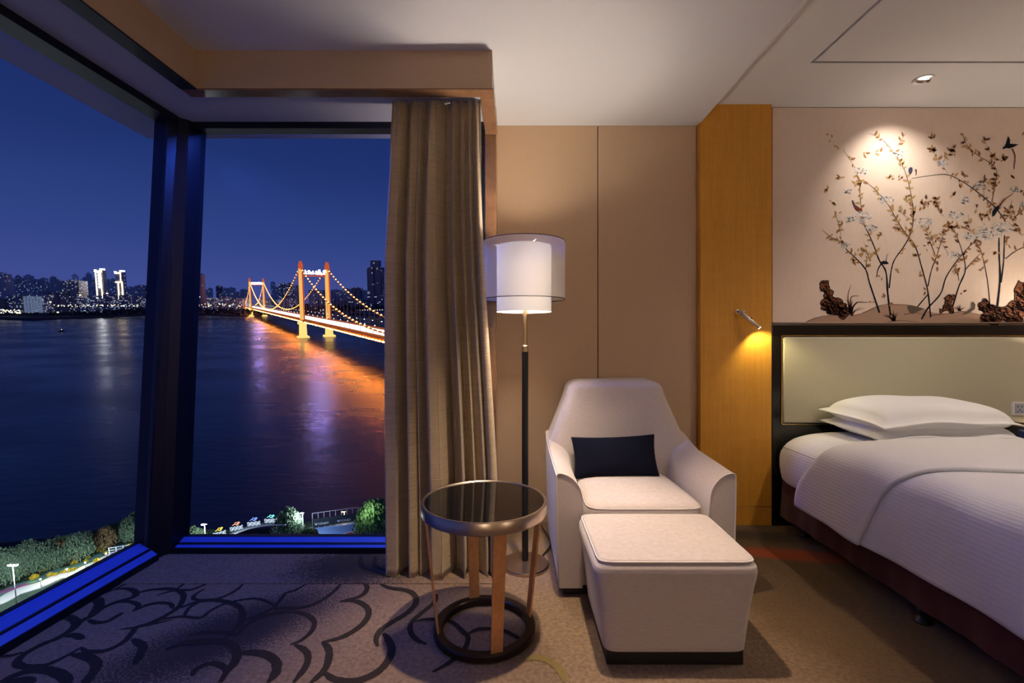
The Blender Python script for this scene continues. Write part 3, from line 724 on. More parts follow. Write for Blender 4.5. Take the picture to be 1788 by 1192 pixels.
# pillows
def pillow(loc, rz, rx, seed, label, h, droop):
    V, Fc = cushion(.365, .225, h, 44, .038, .0, .006, seed, 5.0, .34)
    V = [Vector((v.x, v.y, v.z - droop * ((v.x / .4) ** 4) - droop * .7 * max(0, -v.y / .26) ** 3 + .006 * math.sin(v.x * 14 + seed))) for v in V]
    m_ = Matrix.Translation(loc) @ Matrix.Rotation(rz, 4, 'Z') @ Matrix.Rotation(rx, 4, 'X')
    return obj('pillow', xf((V, Fc), m_), M['pillowcase'], None, 70, label=label, cat='pillow', group='white pillows stacked at the head of the bed')
pillow((2.435, 2.815, .718), R(-1), R(2), 4, 'lower white pillow of the stack, flat on the mattress', .056, .012)
pillow((2.425, 2.815, .808), R(1.5), R(1), 9, 'upper white flanged pillow resting on top of the lower one', .076, .028)

# ---- headboard
hb = empty('headboard', (2.6, YH, 0), label='black lacquer headboard with gold-edged olive leather panel', cat='headboard')
hx0 = (1348.5 - CX) / F * YH; hx1 = 4.3
px0 = (1363.5 - CX) / F * YH; pz0, pz1 = 1.25 - (741 - 590) / F * YH, 1.25 - (585 - 590) / F * YH
zh = 1.25 - (567.5 - 590) / F * YH
obj('frame', join(rbox(hx0, hx1, YH, YM, pz1, zh, .002, 1), rbox(hx0, px0, YH, YM, 0, pz1, .002, 1), box(px0, hx1, YH + .002, YM, 0, pz0)), M['headframe'], hb)
obj('leather_panel', rbox(px0 + .012, hx1, YH - .012, YM - .005, pz0 + .012, pz1 - .012, .012, 4), M['leather'], hb, 50, label='olive leather padded panel')
obj('gold_edging', join(box(px0, px0 + .006, YH - .006, YH + .01, pz0, pz1), box(px0, hx1, YH - .006, YH + .01, pz1 - .006, pz1), box(px0, hx1, YH - .006, YH + .01, pz0, pz0 + .006)), M['gold'], hb)
sk = empty('wall_socket', ((1779 - CX) / F * 3.09, 3.09, .78), label='small square wall socket on the leather headboard', cat='socket')
skx, skz = sk.location.x, 1.25 - (713 - 590) / F * 3.09
obj('plate', rbox(skx - .047, skx + .047, 3.086, 3.098, skz - .045, skz + .045, .003, 2), M['white_plastic'], sk, 40)
obj('insert', rbox(skx - .030, skx + .030, 3.0835, 3.087, skz - .033, skz + .033, .001, 1), simple('socket_insert', (.30, .32, .38), .4), sk)
for dx, dz, a, b in ((-.013, .014, .003, .006), (.013, .014, .003, .006), (0, -.008, .003, .006), (-.014, -.020, .006, .003), (.014, -.020, .006, .003)):
    obj('slot', box(skx + dx - a, skx + dx + a, 3.083, 3.0836, skz + dz - b, skz + dz + b), M['black_plastic'], sk)

# ---- nightstand and telephone at the right edge
ns = empty('nightstand', (3.5, 2.85, 0), label='dark nightstand beyond the bed at the right edge', cat='nightstand')
obj('body', rbox(3.19, 3.85, 2.62, 3.085, .06, .575, .004, 1), M['headframe'], ns)
obj('top', rbox(3.185, 3.855, 2.61, 3.087, .577, .60, .003, 1), M['headframe'], ns)
for z0 in (.09, .33): obj('drawer', rbox(3.205, 3.835, 2.606, 2.622, z0, z0 + .225, .003, 1), M['walnut'], ns)
obj('plinth', box(3.22, 3.82, 2.66, 3.07, 0, .06), M['plinth'], ns)
tel = empty('telephone', (3.27, 2.84, .60), label='dark blue desk telephone on the nightstand behind the pillows', cat='telephone')
M['tel'] = simple('telephone_plastic', (.02, .035, .10), .35)
tb = prism([(2.74, .602), (2.95, .602), (2.95, .672), (2.74, .628)], 'x', 3.195, 3.36)
obj('base', tb, M['tel'], tel)
obj('handset', rbox(3.372, 3.415, 2.73, 2.95, .615, .675, .012, 3), M['tel'], tel, 40)
for i in range(4):
    for j in range(5):
        yk = 2.765 + i * .042
        obj('key', rbox(3.207 + j * .03, 3.228 + j * .03, yk, yk + .024, .632 + (yk - 2.75) * .22, .637 + (yk + .024 - 2.74) * .22, .002, 1), M['white_plastic'] if (i == 3) else simple('key_grey', (.16, .19, .30), .4) if 'key_grey' not in bpy.data.materials else bpy.data.materials['key_grey'], tel)

# ---- bedside lamp added outside the frame to brighten bed, wall and ceiling
bl = empty('added_table_lamp', (3.68, 2.84, .60), label='unseen shaded lamp added on the nightstand to brighten the bed', cat='lamp')
obj('base', lathe([(0, .601), (.07, .601), (.07, .615), (.02, .63), (.012, .66), (.012, .86), (0, .86)], 32, (3.68, 2.84, 0)), M['bronze'], bl, 40)
obj('lamp_shade', lathe([(.15, .86), (.13, 1.10)], 48, (3.68, 2.84, 0)), M['shade'], bl, 180)
d = bpy.data.lights.new('bedside_fill', 'POINT'); d.energy = 42; d.color = (1.0, 0.83, 0.66); d.shadow_soft_size = 0.05
o = bpy.data.objects.new('bedside_fill', d); COL.objects.link(o); o.location = (3.68, 2.84, 1.0); o.parent = bl
o.matrix_parent_inverse = Matrix.Translation(bl.location).inverted()

# ---- reading lamp on the wood pilaster
rl = empty('reading_lamp', ((1287 - CX) / F * YP, YP, 1.42), label='small satin nickel tube reading lamp fixed to the honey wood panel', cat='wall lamp')
rb = pix(1286.5, 544, YP)
ax = Matrix.Translation(rb) @ Matrix.Rotation(R(90), 4, 'X')
obj('wall_plate', xf(lathe([(0, 0), (.016, 0), (.016, .008), (.010, .012), (0, .012)], 24), ax), M['chrome'], rl, 40)
p0 = rb + Vector((0, -.01, 0)); p1 = rb + Vector((.035, -.045, 0.0))
obj('joint_arm', tube([p0, p0 + Vector((.006, -.016, 0)), p1], .006, 10), M['chrome'], rl, 180)
h0 = pix(1294, 546, 3.068); h1 = pix(1326, 572, 3.035); hd = (h1 - h0).normalized()
obj('lamp_head', tube([h0, h0 + hd * .004, h1 - hd * .003, h1], [.0125, .0145, .0145, .0135], 20), M['chrome'], rl, 50)
hc = h0 + (h1 - h0) * .45 + Vector((.006, -.0125, .006))
obj('switch', rbox(hc.x - .006, hc.x + .006, hc.y - .002, hc.y + .003, hc.z - .005, hc.z + .005, .001, 1), M['black_plastic'], rl)
M['reading_lens'] = emis('reading_lens', (1.0, .93, .85), 6.0)
q = hd.to_track_quat('Z', 'Y').to_matrix().to_4x4()
obj('lens', xf(join(disc(.0118, 0, 20), disc(.0118, .0015, 20), lathe([(.0118, 0), (.0118, .0015)], 20)), Matrix.Translation(h1 + hd * .0005) @ q), M['reading_lens'], rl)
spot('reading_beam', h1 + hd * .006, h1 + Vector((.16, .12, -.5)), 7, (1.0, .84, .42), 125, .6, .012)

# ---- recessed ceiling lights
M['lens'] = emis('downlight_lens', (1, .95, .9), 12.0)
def downlight(loc, label, target=None):
    e = empty('ceiling_downlight', loc, label=label, cat='ceiling light', group='recessed ceiling lights')
    x, y, z = loc
    obj('trim_ring', lathe([(.040, -.004), (.050, -.006), (.054, -.003), (.054, .001), (.040, .001)], 40, loc, True), M['white_plastic'], e, 40)
    dv = (Vector(target) - Vector(loc)).normalized() if target else Vector((0, 0, -1))
    qm = Matrix.Translation(Vector(loc) + Vector((0, 0, -.004))) @ dv.to_track_quat('-Z', 'Y').to_matrix().to_4x4()
    obj('gimbal', xf(lathe([(.026, -.012), (.034, -.014), (.038, -.004), (.038, .004), (.026, .004)], 32, (0, 0, 0), True), qm), M['chrome'], e, 40)
    obj('lens', xf(join(disc(.027, -.010, 32), disc(.027, -.004, 32)), qm), M['lens'], e)
    return e
downlight((2.478, 2.813, ZU), 'tilted recessed spotlight in the raised ceiling aimed at the mural', (2.56, 3.15, 2.3))
downlight((0.24, 1.93, ZL), 'recessed ceiling light in the low ceiling above the side table')
for (x, y, z), lb in zip(ROOM, ('unseen recessed light added above the foot of the bed', 'unseen recessed light added in the low ceiling behind the viewer', 'unseen recessed light added in the raised ceiling behind the viewer')):
    downlight((x, y, z), lb)

# fill globes added unseen behind the viewer to brighten wall and bed
M['globe'] = emis('fill_globe_glow', (1.0, .85, .70), 34.0)
for gx, gy, lb in ((3.4, -2.1, 'unseen fill globe added in the rear right of the room'), (0.1, -2.2, 'unseen fill globe added in the rear left of the room')):
    e = empty('fill_globe', (gx, gy, 0), label=lb, cat='lamp')
    obj('base', lathe([(0, 0), (.13, 0), (.13, .015), (.02, .03), (.012, .05), (.012, 1.36), (0, 1.36)], 32, (gx, gy, 0)), M['bronze'], e, 40)
    obj('globe', lathe([(.14 * math.sin(PI * i / 12) + .0001, 1.5 - .14 * math.cos(PI * i / 12)) for i in range(13)], 24, (gx, gy, 0)), M['globe'], e, 180)

# ================================================================== MURAL (flat print on the silk wall panel)
mu = empty('mural', (2.9, YM, 1.33), label='painted silk wall mural of flowering branches, birds and rocks above the headboard', cat='mural')
mz0, mz1 = 1.25 - (563 - 590) / F * YM, 1.25 - (188 - 590) / F * YM
mx0, mx1 = (1349 - CX) / F * YM, 4.3
obj('silk_panel', box(mx0, mx1, YM, YM + .015, mz0, mz1), M['mural'], mu)
obj('shadow_gap', box(mx0, mx1, YM + .006, YM + .0149, mz1, ZU), M['plinth'], mu)
obj('lower_trim', rbox(mx0, mx1, YM - .012, YM, mz0 - .006, mz0 + .003, .001, 1), simple('mural_trim', (.42, .33, .25), .4, .3), mu)
mc = lambda n, c, r=.8: simple(n, c, r, spec=.1)
P_DARK, P_ROCK, P_ROCKD = mc('print_ink', (.012, .014, .022)), mc('print_rock', (.19, .07, .03)), mc('print_rock_ink', (.016, .010, .010))
P_LEAF = [mc('print_leaf_brown', (.33, .165, .075)), mc('print_leaf_ochre', (.52, .31, .13)), mc('print_leaf_gold', (.48, .32, .11)), mc('print_leaf_dark', (.14, .06, .035))]
P_FLOWER = mc('print_blossom', (.88, .87, .86)); P_EARTH = mc('print_earth', (.43, .28, .20)); P_GRASS = mc('print_grass', (.085, .035, .030)); P_EARTH2 = mc('print_earth_dark', (.20, .09, .055))
P_RED = mc('print_bird_red', (.20, .042, .018)); P_BLUE = mc('print_bird_blue', (.06, .06, .10)); P_OLIVE = mc('print_bird_olive', (.13, .10, .075))
def mp(p, lay=0):
    X = ((1400 + p[0] / 3.137) - CX) / F * YM; Z = 1.25 + (590 - (200 + p[1] / 3.137)) / F * YM
    return Vector((X, YM - .0006 - .0004 * lay, Z))
def mribbon(pts, w0, w1, lay):
    q = cat(pts, 5); n = len(q); V = []
    for i, p in enumerate(q):
        d_ = q[min(i + 1, n - 1)] - q[max(i - 1, 0)]; L = math.hypot(*d_) or 1; nx, ny = -d_[1] / L, d_[0] / L
        t = i / (n - 1); ww = (w0 + (w1 - w0) * t) * .5 * (.85 + .3 * rnd.random())
        V += [mp((p[0] + nx * ww, p[1] + ny * ww), lay), mp((p[0] - nx * ww, p[1] - ny * ww), lay)]
    return V, [(2 * i, 2 * i + 1, 2 * i + 3, 2 * i + 2) for i in range(n - 1)]
def mpoly(pts, lay): return [mp(p, lay) for p in pts], [tuple(range(len(pts)))]
rnd = random.Random(11)
BR = [([(425,1085),(400,1010),(370,920),(350,850),(300,790),(245,740),(215,700),(160,670),(110,630)], 13, 2, .45),
 ([(350,850),(355,800),(372,750)], 5, 2, .2),
 ([(485,1100),(470,980),(460,860),(425,800),(395,720),(365,650),(340,590),(322,480),(318,400)], 14, 2, .35),
 ([(478,950),(490,850),(510,790),(560,720),(600,640),(610,540),(600,450),(580,360),(550,280),(490,190),(430,130),(360,100)], 9, 1.5, .25),
 ([(705,1110),(690,970),(660,850),(620,720),(560,640),(510,560),(470,490),(400,410),(340,360)], 11, 2, .3),
 ([(690,940),(710,850),(740,770),(780,640)], 9, 3, .5),
 ([(735,780),(700,690),(675,610)], 6, 2, .3),
 ([(655,1120),(690,1060),(760,980),(790,890),(850,800),(920,720),(960,690)], 13, 3, .6),
 ([(630,1055),(690,985)], 10, 8, 2),
 ([(825,1050),(860,940),(895,850),(875,740),(830,620)], 13, 3, .6),
 ([(895,850),(940,800),(980,760)], 6, 2, .3),
 ([(860,910),(850,850),(830,820)], 5, 2, .3),
 ([(1030,1040),(1015,900),(985,760),(955,690)], 7, 3, .5),
 ([(1070,1050),(1085,900),(1080,760),(1080,670)], 17, 8, .9),
 ([(1090,920),(1105,800),(1110,660)], 12, 6, .8),
 ([(1115,790),(1160,755),(1217,725),(1300,690)], 6, 3, .4),
 ([(600,350),(700,335),(800,330),(900,380),(980,440),(1060,510),(1115,585)], 2, 9, .35),
 ([(1040,480),(1060,380),(1060,290),(960,220),(900,160),(880,100)], 5, 2, .15),
 ([(1150,580),(1190,540),(1250,490)], 6, 3, .4),
 ([(800,320),(740,240),(710,190)], 2, 1.5, .1),
 ([(180,530),(210,640),(215,690)], 2, 2, .1), ([(225,190),(290,290),(310,370),(320,440)], 1.5, 2, .1),
 ([(545,300),(520,190),(570,100)], 1.5, 1.5, .1), ([(1060,250),(1010,170),(1005,125)], 2, 1.5, .1), ([(770,260),(810,210),(830,170)], 1.5, 1.5, .1),
 ([(610,580),(560,550),(530,510)], 1.5, 1.5, .1), ([(640,500),(680,470),(670,450)], 1, 1, .1), ([(780,560),(745,520),(735,450)], 2, 1.5, .1), ([(930,660),(915,600),(912,545)], 1.5, 1.5, .1),
 ([(1150,470),(1145,540),(1180,640),(1217,660)], 2, 2, .1), ([(1000,430),(985,380),(1000,350)], 1.5, 1.5, .1), ([(700,660),(760,700),(800,760)], 2, 1.5, .1), ([(340,700),(350,740),(300,770)], 1.5, 1.5, .1), ([(830,620),(870,610),(940,640)], 2, 2, .1)]
leafV = [[] for _ in P_LEAF]
def leaf(x, y, ang, L, k):
    w_ = L * rnd.uniform(.2, .28); c, s = math.cos(ang), math.sin(ang); b_ = rnd.uniform(-.15, .15) * L
    pts = [(0, 0), (.3 * L, w_), (.65 * L, w_ * .8 + b_), (L, b_), (.65 * L, -w_ * .6 + b_), (.3 * L, -w_ * .9)]
    leafV[k].append(mpoly([(x + a * c - b * s, y + a * s + b * c) for a, b in pts], 2))
def tone(x): # warmer towards the left, browner to the right
    r_ = rnd.random()
    return (1 if r_ < .45 else 2 if r_ < .7 else 0) if x < 620 else (0 if r_ < .55 else 3 if r_ < .72 else 1)
br_parts = []
for i, (pts, w0, w1, leaf_from) in enumerate(BR):
    br_parts.append(mribbon(pts, w0 * .8, w1 * .8, 1))
    q = cat(pts, 14); n = len(q); dist = 0
    for k in range(1, n):
        d_ = q[k] - q[k - 1]; dist += math.hypot(*d_)
        if k / n > leaf_from and dist > 19:
            dist = 0; a = math.atan2(d_[1], d_[0])
            for s in (-1, 1):
                if rnd.random() < .52: leaf(q[k][0] + rnd.uniform(-3, 3), q[k][1] + rnd.uniform(-3, 3), a + s * rnd.uniform(.5, 1.4), rnd.uniform(18, 34), tone(q[k][0]))
for (x, y, n, sp) in ((210,345,6,4),(310,370,9,8),(140,415,5,3),(712,195,8,5),(822,195,9,8),(1050,245,9,8),(1105,240,9,8),(800,605,16,22),(990,540,16,20),(1140,540,14,22),(1050,385,12,16),(885,330,6,5),(735,470,9,12),(670,500,9,12),(985,375,6,8),(1060,340,8,10),(430,660,6,8),(165,480,3,6),(195,545,3,6),(210,605,3,8),(225,690,4,8),(330,745,5,14),(285,810,4,10),(365,810,3,8),(685,725,3,6),(555,755,2,6),(515,850,2,4),(615,760,2,4),(645,880,2,4),(740,830,2,4),(840,855,3,6),(985,850,2,6),(430,885,2,4),(455,1000,2,4),(380,1028,2,3),(500,1030,2,3),(880,975,2,3),(675,965,2,3),(870,400,3,4),(825,445,3,4),(715,130,4,3),(935,210,3,4),(1165,355,2,3),(1210,420,4,4),(1190,625,4,8),(1125,705,3,6),(1065,755,3,5),(540,350,4,6),(480,345,4,6),(350,215,3,8),(410,205,3,8),(155,120,3,10),(190,175,2,5),(575,470,3,4),(620,525,4,6),(520,620,4,8),(575,640,4,8),(1215,100,2,3),(1260,250,8,20),(1300,420,10,30),(1330,600,10,30),(1400,300,8,40)):
    for _ in range(n): leaf(x + rnd.gauss(0, sp), y + rnd.gauss(0, sp), rnd.uniform(0, 2 * PI), rnd.uniform(15, 30), tone(x))
obj('printed_branches', join(*br_parts), P_DARK, mu, kind='stuff')
for k, m_ in enumerate(P_LEAF):
    if leafV[k]: obj('printed_leaves', join(*leafV[k]), m_, mu, kind='stuff')
fl_ = []
for (x, y, r) in ((460,470,34),(330,560,44),(260,575,20),(670,590,36),(840,550,34),(1040,640,54),(1000,660,40),(1110,620,40),(770,268,24),(530,220,28),(890,470,24),(970,390,26),(830,770,30),(240,720,24),(1168,412,22),(320,310,30),(380,620,26),(920,670,34),(250,420,18),(1210,490,20),(1330,520,60),(1400,650,50)):
    for _ in range(int(r * 2.1)):
        a, q_ = rnd.uniform(0, 2 * PI), r * math.sqrt(rnd.random()); cx_, cy_ = x + q_ * math.cos(a) * 1.25, y + q_ * math.sin(a) * .8; s_ = rnd.uniform(2, 4.4); b_ = rnd.uniform(0, PI)
        fl_.append(mpoly([(cx_ + s_ * math.cos(b_ + t) * 1.5, cy_ + s_ * math.sin(b_ + t) * .8) for t in (0, 1.3, 2.6, 3.9, 5.2)], 3))
obj('printed_blossoms', join(*fl_), P_FLOWER, mu, kind='stuff')
obj('printed_ground', join(mpoly([(0,1145),(60,1118),(150,1102),(250,1102),(330,1088),(430,1048),(500,1040),(580,1042),(660,1062),(720,1085),(800,1090),(880,1075),(960,1090),(1080,1100),(1217,1070),(1500,1080),(1500,1150),(0,1150)], 0)), P_EARTH, mu)
ed = [mribbon(p, 5, 2, .5) for p in ([(10,1142),(80,1112),(160,1100),(260,1102),(330,1090)], [(330,1088),(430,1046),(520,1040),(600,1045),(680,1068)], [(700,1100),(780,1092),(880,1078),(960,1092)], [(440,1140),(540,1128),(660,1138)], [(560,1095),(620,1085),(680,1100)])]
obj('printed_contour', join(*ed), P_EARTH2, mu)
rocks = [[(96,930),(108,912),(130,908),(147,914),(152,945),(172,970),(166,990),(182,1004),(215,1012),(240,1035),(262,1068),(280,1100),(200,1100),(140,1090),(106,1066),(102,1030),(118,1010),(134,1008),(122,985),(102,962)],
         [(758,1088),(752,1062),(782,1040),(776,1005),(800,988),(832,986),(834,1012),(816,1040),(830,1062),(832,1084)],
         [(966,1035),(990,1012),(1020,1022),(1032,1046),(1070,1052),(1090,1062),(1136,1030),(1165,1000),(1172,940),(1190,910),(1240,906),(1300,940),(1320,1050),(1280,1110),(1150,1140),(1090,1128),(990,1140),(976,1110),(1000,1085),(968,1062)]]
def craggy(P, amp):
    for _ in range(2):
        Q = []
        for (a, b), (c, d_) in zip(P, P[1:] + P[:1]):
            L = math.hypot(c - a, d_ - b); Q += [(a, b), ((a + c) / 2 + rnd.uniform(-1, 1) * amp * L / 20, (b + d_) / 2 + rnd.uniform(-1, 1) * amp * L / 20)]
        P = Q
    return P
rocks = [craggy(p, 6) for p in rocks]
for rk in rocks: obj('printed_rock', mpoly(rk, 1), P_ROCK, mu)
ink = []
for rk in rocks:
    ink.append(mribbon(rk + [rk[0]], 5, 5, 2))
    xs_ = [p[0] for p in rk]; ys_ = [p[1] for p in rk]; x0, x1, y0, y1 = min(xs_), max(xs_), min(ys_), max(ys_)
    def inside(x, y):
        c = False
        for (a, b), (c_, d_) in zip(rk, rk[1:] + rk[:1]):
            if (b > y) != (d_ > y) and x < (c_ - a) * (y - b) / (d_ - b) + a: c = not c
        return c
    for _ in range(int((x1 - x0) * (y1 - y0) / 55)):
        x, y = rnd.uniform(x0, x1), rnd.uniform(y0, y1)
        if not inside(x, y): continue
        if rnd.random() > .3 + .7 * (y - y0) / (y1 - y0): continue
        L = rnd.uniform(12, 42); a = rnd.choice((rnd.uniform(.9, 1.5), rnd.uniform(.2, .7)))
        p2 = (x + L * math.cos(a), y + L * math.sin(a) * .8)
        if inside(*p2): ink.append(mribbon([(x, y), ((x + p2[0]) / 2 + rnd.uniform(-5, 5), (y + p2[1]) / 2), p2], rnd.uniform(4, 10), 2, 2))
obj('printed_rock_ink', join(*ink), P_ROCKD, mu, kind='stuff')
gr = []
for (x, y, n, h, sp) in ((268,1090,14,90,80),(505,1130,16,62,70),(865,1075,10,34,40),(1000,1085,6,30,40)):
    for _ in range(n):
        dx = rnd.uniform(-1, 1) * sp; hh = h * rnd.uniform(.5, 1.1) * (1 - .4 * abs(dx) / sp)
        gr.append(mribbon([(x + dx * .15, y), (x + dx * .4, y - hh * .6), (x + dx, y - hh)], 6, 1, 2))
for p in ([(258,1060),(252,990),(268,932)], [(270,1075),(300,1030),(365,1028)], [(265,1060),(270,1000),(312,992)]): gr.append(mribbon(p, 8, 2, 2))
obj('printed_grass', join(*gr), P_GRASS, mu, kind='stuff')
def bird(name, m_, body, extra=()):
    e = obj(name, mpoly(body, 4), m_, mu)
    for p, w0, w1, m2 in extra: obj('printed_feather', mribbon(p, w0, w1, 5), m2, e)
bird('printed_bird', P_RED, [(274,468),(284,478),(292,495),(312,508),(332,520),(328,530),(310,530),(296,524),(286,508),(278,488)], [([(276,470),(290,500),(305,525)], 7, 5, P_BLUE)])
bird('printed_bird', P_BLUE, [(582,300),(592,288),(604,290),(606,306),(600,322),(592,330),(584,316)], [([(622,300),(626,318),(622,334)], 8, 3, P_BLUE)])
bird('printed_bird', P_DARK, [(432,808),(446,800),(466,804),(476,816),(460,820),(440,818)], [([(434,816),(415,850),(408,892)], 8, 3, P_DARK), ([(460,806),(464,775),(474,762)], 4, 2, P_OLIVE)])
bird('printed_bird', P_DARK, [(1098,182),(1110,174),(1120,150),(1130,118),(1140,140),(1138,160),(1186,163),(1160,178),(1136,186),(1116,184),(1100,192)], [([(1150,188),(1166,230),(1160,300)], 10, 4, P_LEAF[3])])
bird('printed_bird', P_DARK, [(1040,555),(1042,530),(1060,505),(1080,498),(1082,512),(1066,535),(1056,552),(1044,560)], [([(1078,505),(1110,465),(1156,432)], 11, 3, P_LEAF[3])])
bird('printed_bird', P_OLIVE, [(574,1050),(590,1043),(630,1052),(668,1062),(630,1080),(604,1092),(586,1080)])
bird('printed_bird', P_OLIVE, [(870,1096),(900,1078),(925,1058),(926,1030),(938,1024),(950,1040),(946,1064),(925,1080),(900,1092)])

# ================================================================== OUTSIDE THE GLASS
HV = 518.0
ALPHA = math.atan((CY - HV) / F)
RT = Matrix.Rotation(ALPHA, 4, 'X'); ET = Matrix.Translation((0, 0, EYE)) @ RT; RI = RT.inverted()
WZ, GZ = -50.0, -44.0
def ray(px, py): return RI @ Vector(((px - CX) / F, 1, (CY - py) / F))
def G(px, py, z=WZ): d_ = ray(px, py); return d_ * (z / d_.z)
def AT(px, py, D): d_ = ray(px, py); return d_ * (D / d_.y)
def ext(name, VF, m_, parent=None, smooth_=None, pos=None, **k):
    """object in the outdoor frame; children are in their parent's axes"""
    o = link(name, mesh(name, VF[0], VF[1], m_, smooth_) if not isinstance(VF, bpy.types.Mesh) else VF, parent, **k)
    if parent is None: o.matrix_world = ET @ (Matrix.Translation(pos) if pos is not None else Matrix())
    return o
def ext_empty(name, pos, rz=0, **k):
    o = empty(name, **k); o.matrix_world = ET @ Matrix.Translation(pos) @ Matrix.Rotation(rz, 4, 'Z'); LOCAL.add(o.name); return o

# ---- river
def water_mat():
    m, t, b = mat('river_water')
    v = texcoord(t, (0.10, 0.30, 1)); f = noise(t, v, 1.0, 4, 0.6); v2 = texcoord(t, (0.012, 0.02, 1)); f2 = noise(t, v2, 1.0, 3, 0.5)
    b.inputs['Base Color'].default_value = (0.006, 0.014, 0.045, 1); b.inputs['IOR'].default_value = 1.45
    b.inputs['Specular IOR Level'].default_value = 0.8
    t.links.new(ramp(t, f2, ((0.35, 0.22), (0.7, 0.34))), b.inputs['Roughness'])
    bump(t, b, f, 0.3, 0.4); return m
M['water'] = water_mat()
ext('river', ([(-4000, 20, WZ), (3000, 20, WZ), (3000, 1500, WZ), (-4000, 1500, WZ)], [(0, 1, 2, 3)]), M['water'], label='wide dark river stretching from the near bank to the skyline', cat='river', kind='stuff')
M['land'] = simple('dark_bank', (0.030, 0.034, 0.045), .95)
M['mud'] = simple('bank_mud', (0.16, 0.10, 0.09), .95)
shore = [(-1200, 566), (-300, 562), (0, 558), (60, 560), (110, 557), (160, 556), (215, 553), (270, 550), (345, 550), (430, 553), (480, 549), (560, 547), (680, 546), (900, 545), (1500, 545)]
near = [G(*p) for p in shore]; V = []; Fc = []
for p in near: V += [p, p + Vector((p.x * .006, p.y * .006, 3)), p + Vector((p.x * .03, p.y * .03, 5)), p * 1.0 + Vector((p.x * 1.2, p.y * 1.2, 6))]
for i in range(len(near) - 1):
    for j in range(3): Fc.append((4 * i + j, 4 * i + 4 + j, 4 * i + 5 + j, 4 * i + 1 + j))
ext('far_bank', (V, Fc), M['land'], kind='structure')
rk = random.Random(21)
ORD = 'first second third fourth fifth sixth seventh eighth ninth tenth eleventh twelfth thirteenth fourteenth fifteenth sixteenth seventeenth eighteenth nineteenth twentieth twenty-first twenty-second twenty-third twenty-fourth twenty-fifth twenty-sixth twenty-seventh twenty-eighth twenty-ninth thirtieth'.split()
def ranked(rows): return sorted(rows, key=lambda r_: r_[0])

# ---- skyline
def building_mat(name, wall, dens, warm, cw=5.0, chh=3.6, strength=1.0):
    m, t, b = mat(name); c = t.nodes.new('ShaderNodeTexCoord'); s = t.nodes.new('ShaderNodeSeparateXYZ'); t.links.new(c.outputs['Object'], s.inputs[0])
    oi = t.nodes.new('ShaderNodeObjectInfo')
    u = mth(t, 'ADD', s.outputs[0], s.outputs[1])
    cu_, cv_ = mth(t, 'DIVIDE', u, cw), mth(t, 'DIVIDE', s.outputs[2], chh)
    cb = t.nodes.new('ShaderNodeCombineXYZ'); t.links.new(mth(t, 'FLOOR', cu_), cb.inputs[0]); t.links.new(mth(t, 'FLOOR', cv_), cb.inputs[1])
    t.links.new(mth(t, 'MULTIPLY', oi.outputs['Random'], 97.0), cb.inputs[2])
    wn = t.nodes.new('ShaderNodeTexWhiteNoise'); wn.noise_dimensions = '3D'; t.links.new(cb.outputs[0], wn.inputs['Vector'])
    lit = mth(t, 'GREATER_THAN', wn.outputs['Value'], 1 - dens)
    fu, fv = mth(t, 'FRACT', cu_), mth(t, 'FRACT', cv_)
    inw = mth(t, 'MULTIPLY', mth(t, 'GREATER_THAN', fu, .25), mth(t, 'GREATER_THAN', fv, .35))
    geo = t.nodes.new('ShaderNodeNewGeometry'); sn = t.nodes.new('ShaderNodeSeparateXYZ'); t.links.new(geo.outputs['Normal'], sn.inputs[0])
    side = mth(t, 'LESS_THAN', mth(t, 'ABSOLUTE', sn.outputs[2]), .6)
    e = mth(t, 'MULTIPLY', mth(t, 'MULTIPLY', lit, inw), side)
    sc = t.nodes.new('ShaderNodeSeparateColor'); t.links.new(wn.outputs['Color'], sc.inputs[0])
    colr = ramp(t, sc.outputs[0], ((0.0, (1.0, .72, .42)), (warm, (1.0, .85, .65)), (min(1, warm + .1), (.75, .85, 1.0))))
    t.links.new(colr, b.inputs['Emission Color']); t.links.new(mth(t, 'MULTIPLY', mth(t, 'MULTIPLY', e, strength), mth(t, 'ADD', mth(t, 'MULTIPLY', sc.outputs[1], 1.1), .15)), b.inputs['Emission Strength'])
    base = mixc(t, mth(t, 'MULTIPLY', inw, .5), wall, tuple(x * .55 for x in wall))
    t.links.new(base, b.inputs['Base Color']); b.inputs['Roughness'].default_value = .9; b.inputs['Specular IOR Level'].default_value = .1
    m.cycles.emission_sampling = 'NONE'; return m
BM = [building_mat('tower_facade_hazy', (.80, .83, .90), .06, .35, 5, 3.6, .28), building_mat('tower_facade_grey', (.62, .64, .72), .09, .45, 5, 3.6, .3), building_mat('tower_facade_dark', (.28, .29, .36), .06, .4, 5, 3.6, .4),  # distance haze is put into the pale bluish wall colours
      building_mat('tower_facade_busy', (.42, .40, .44), .20, .55, 5, 3.6, .45), building_mat('tower_facade_pink', (.50, .40, .42), .02, .5), building_mat('lowrise_lit', (.55, .55, .60), .4, .6, 4, 4, .5)]
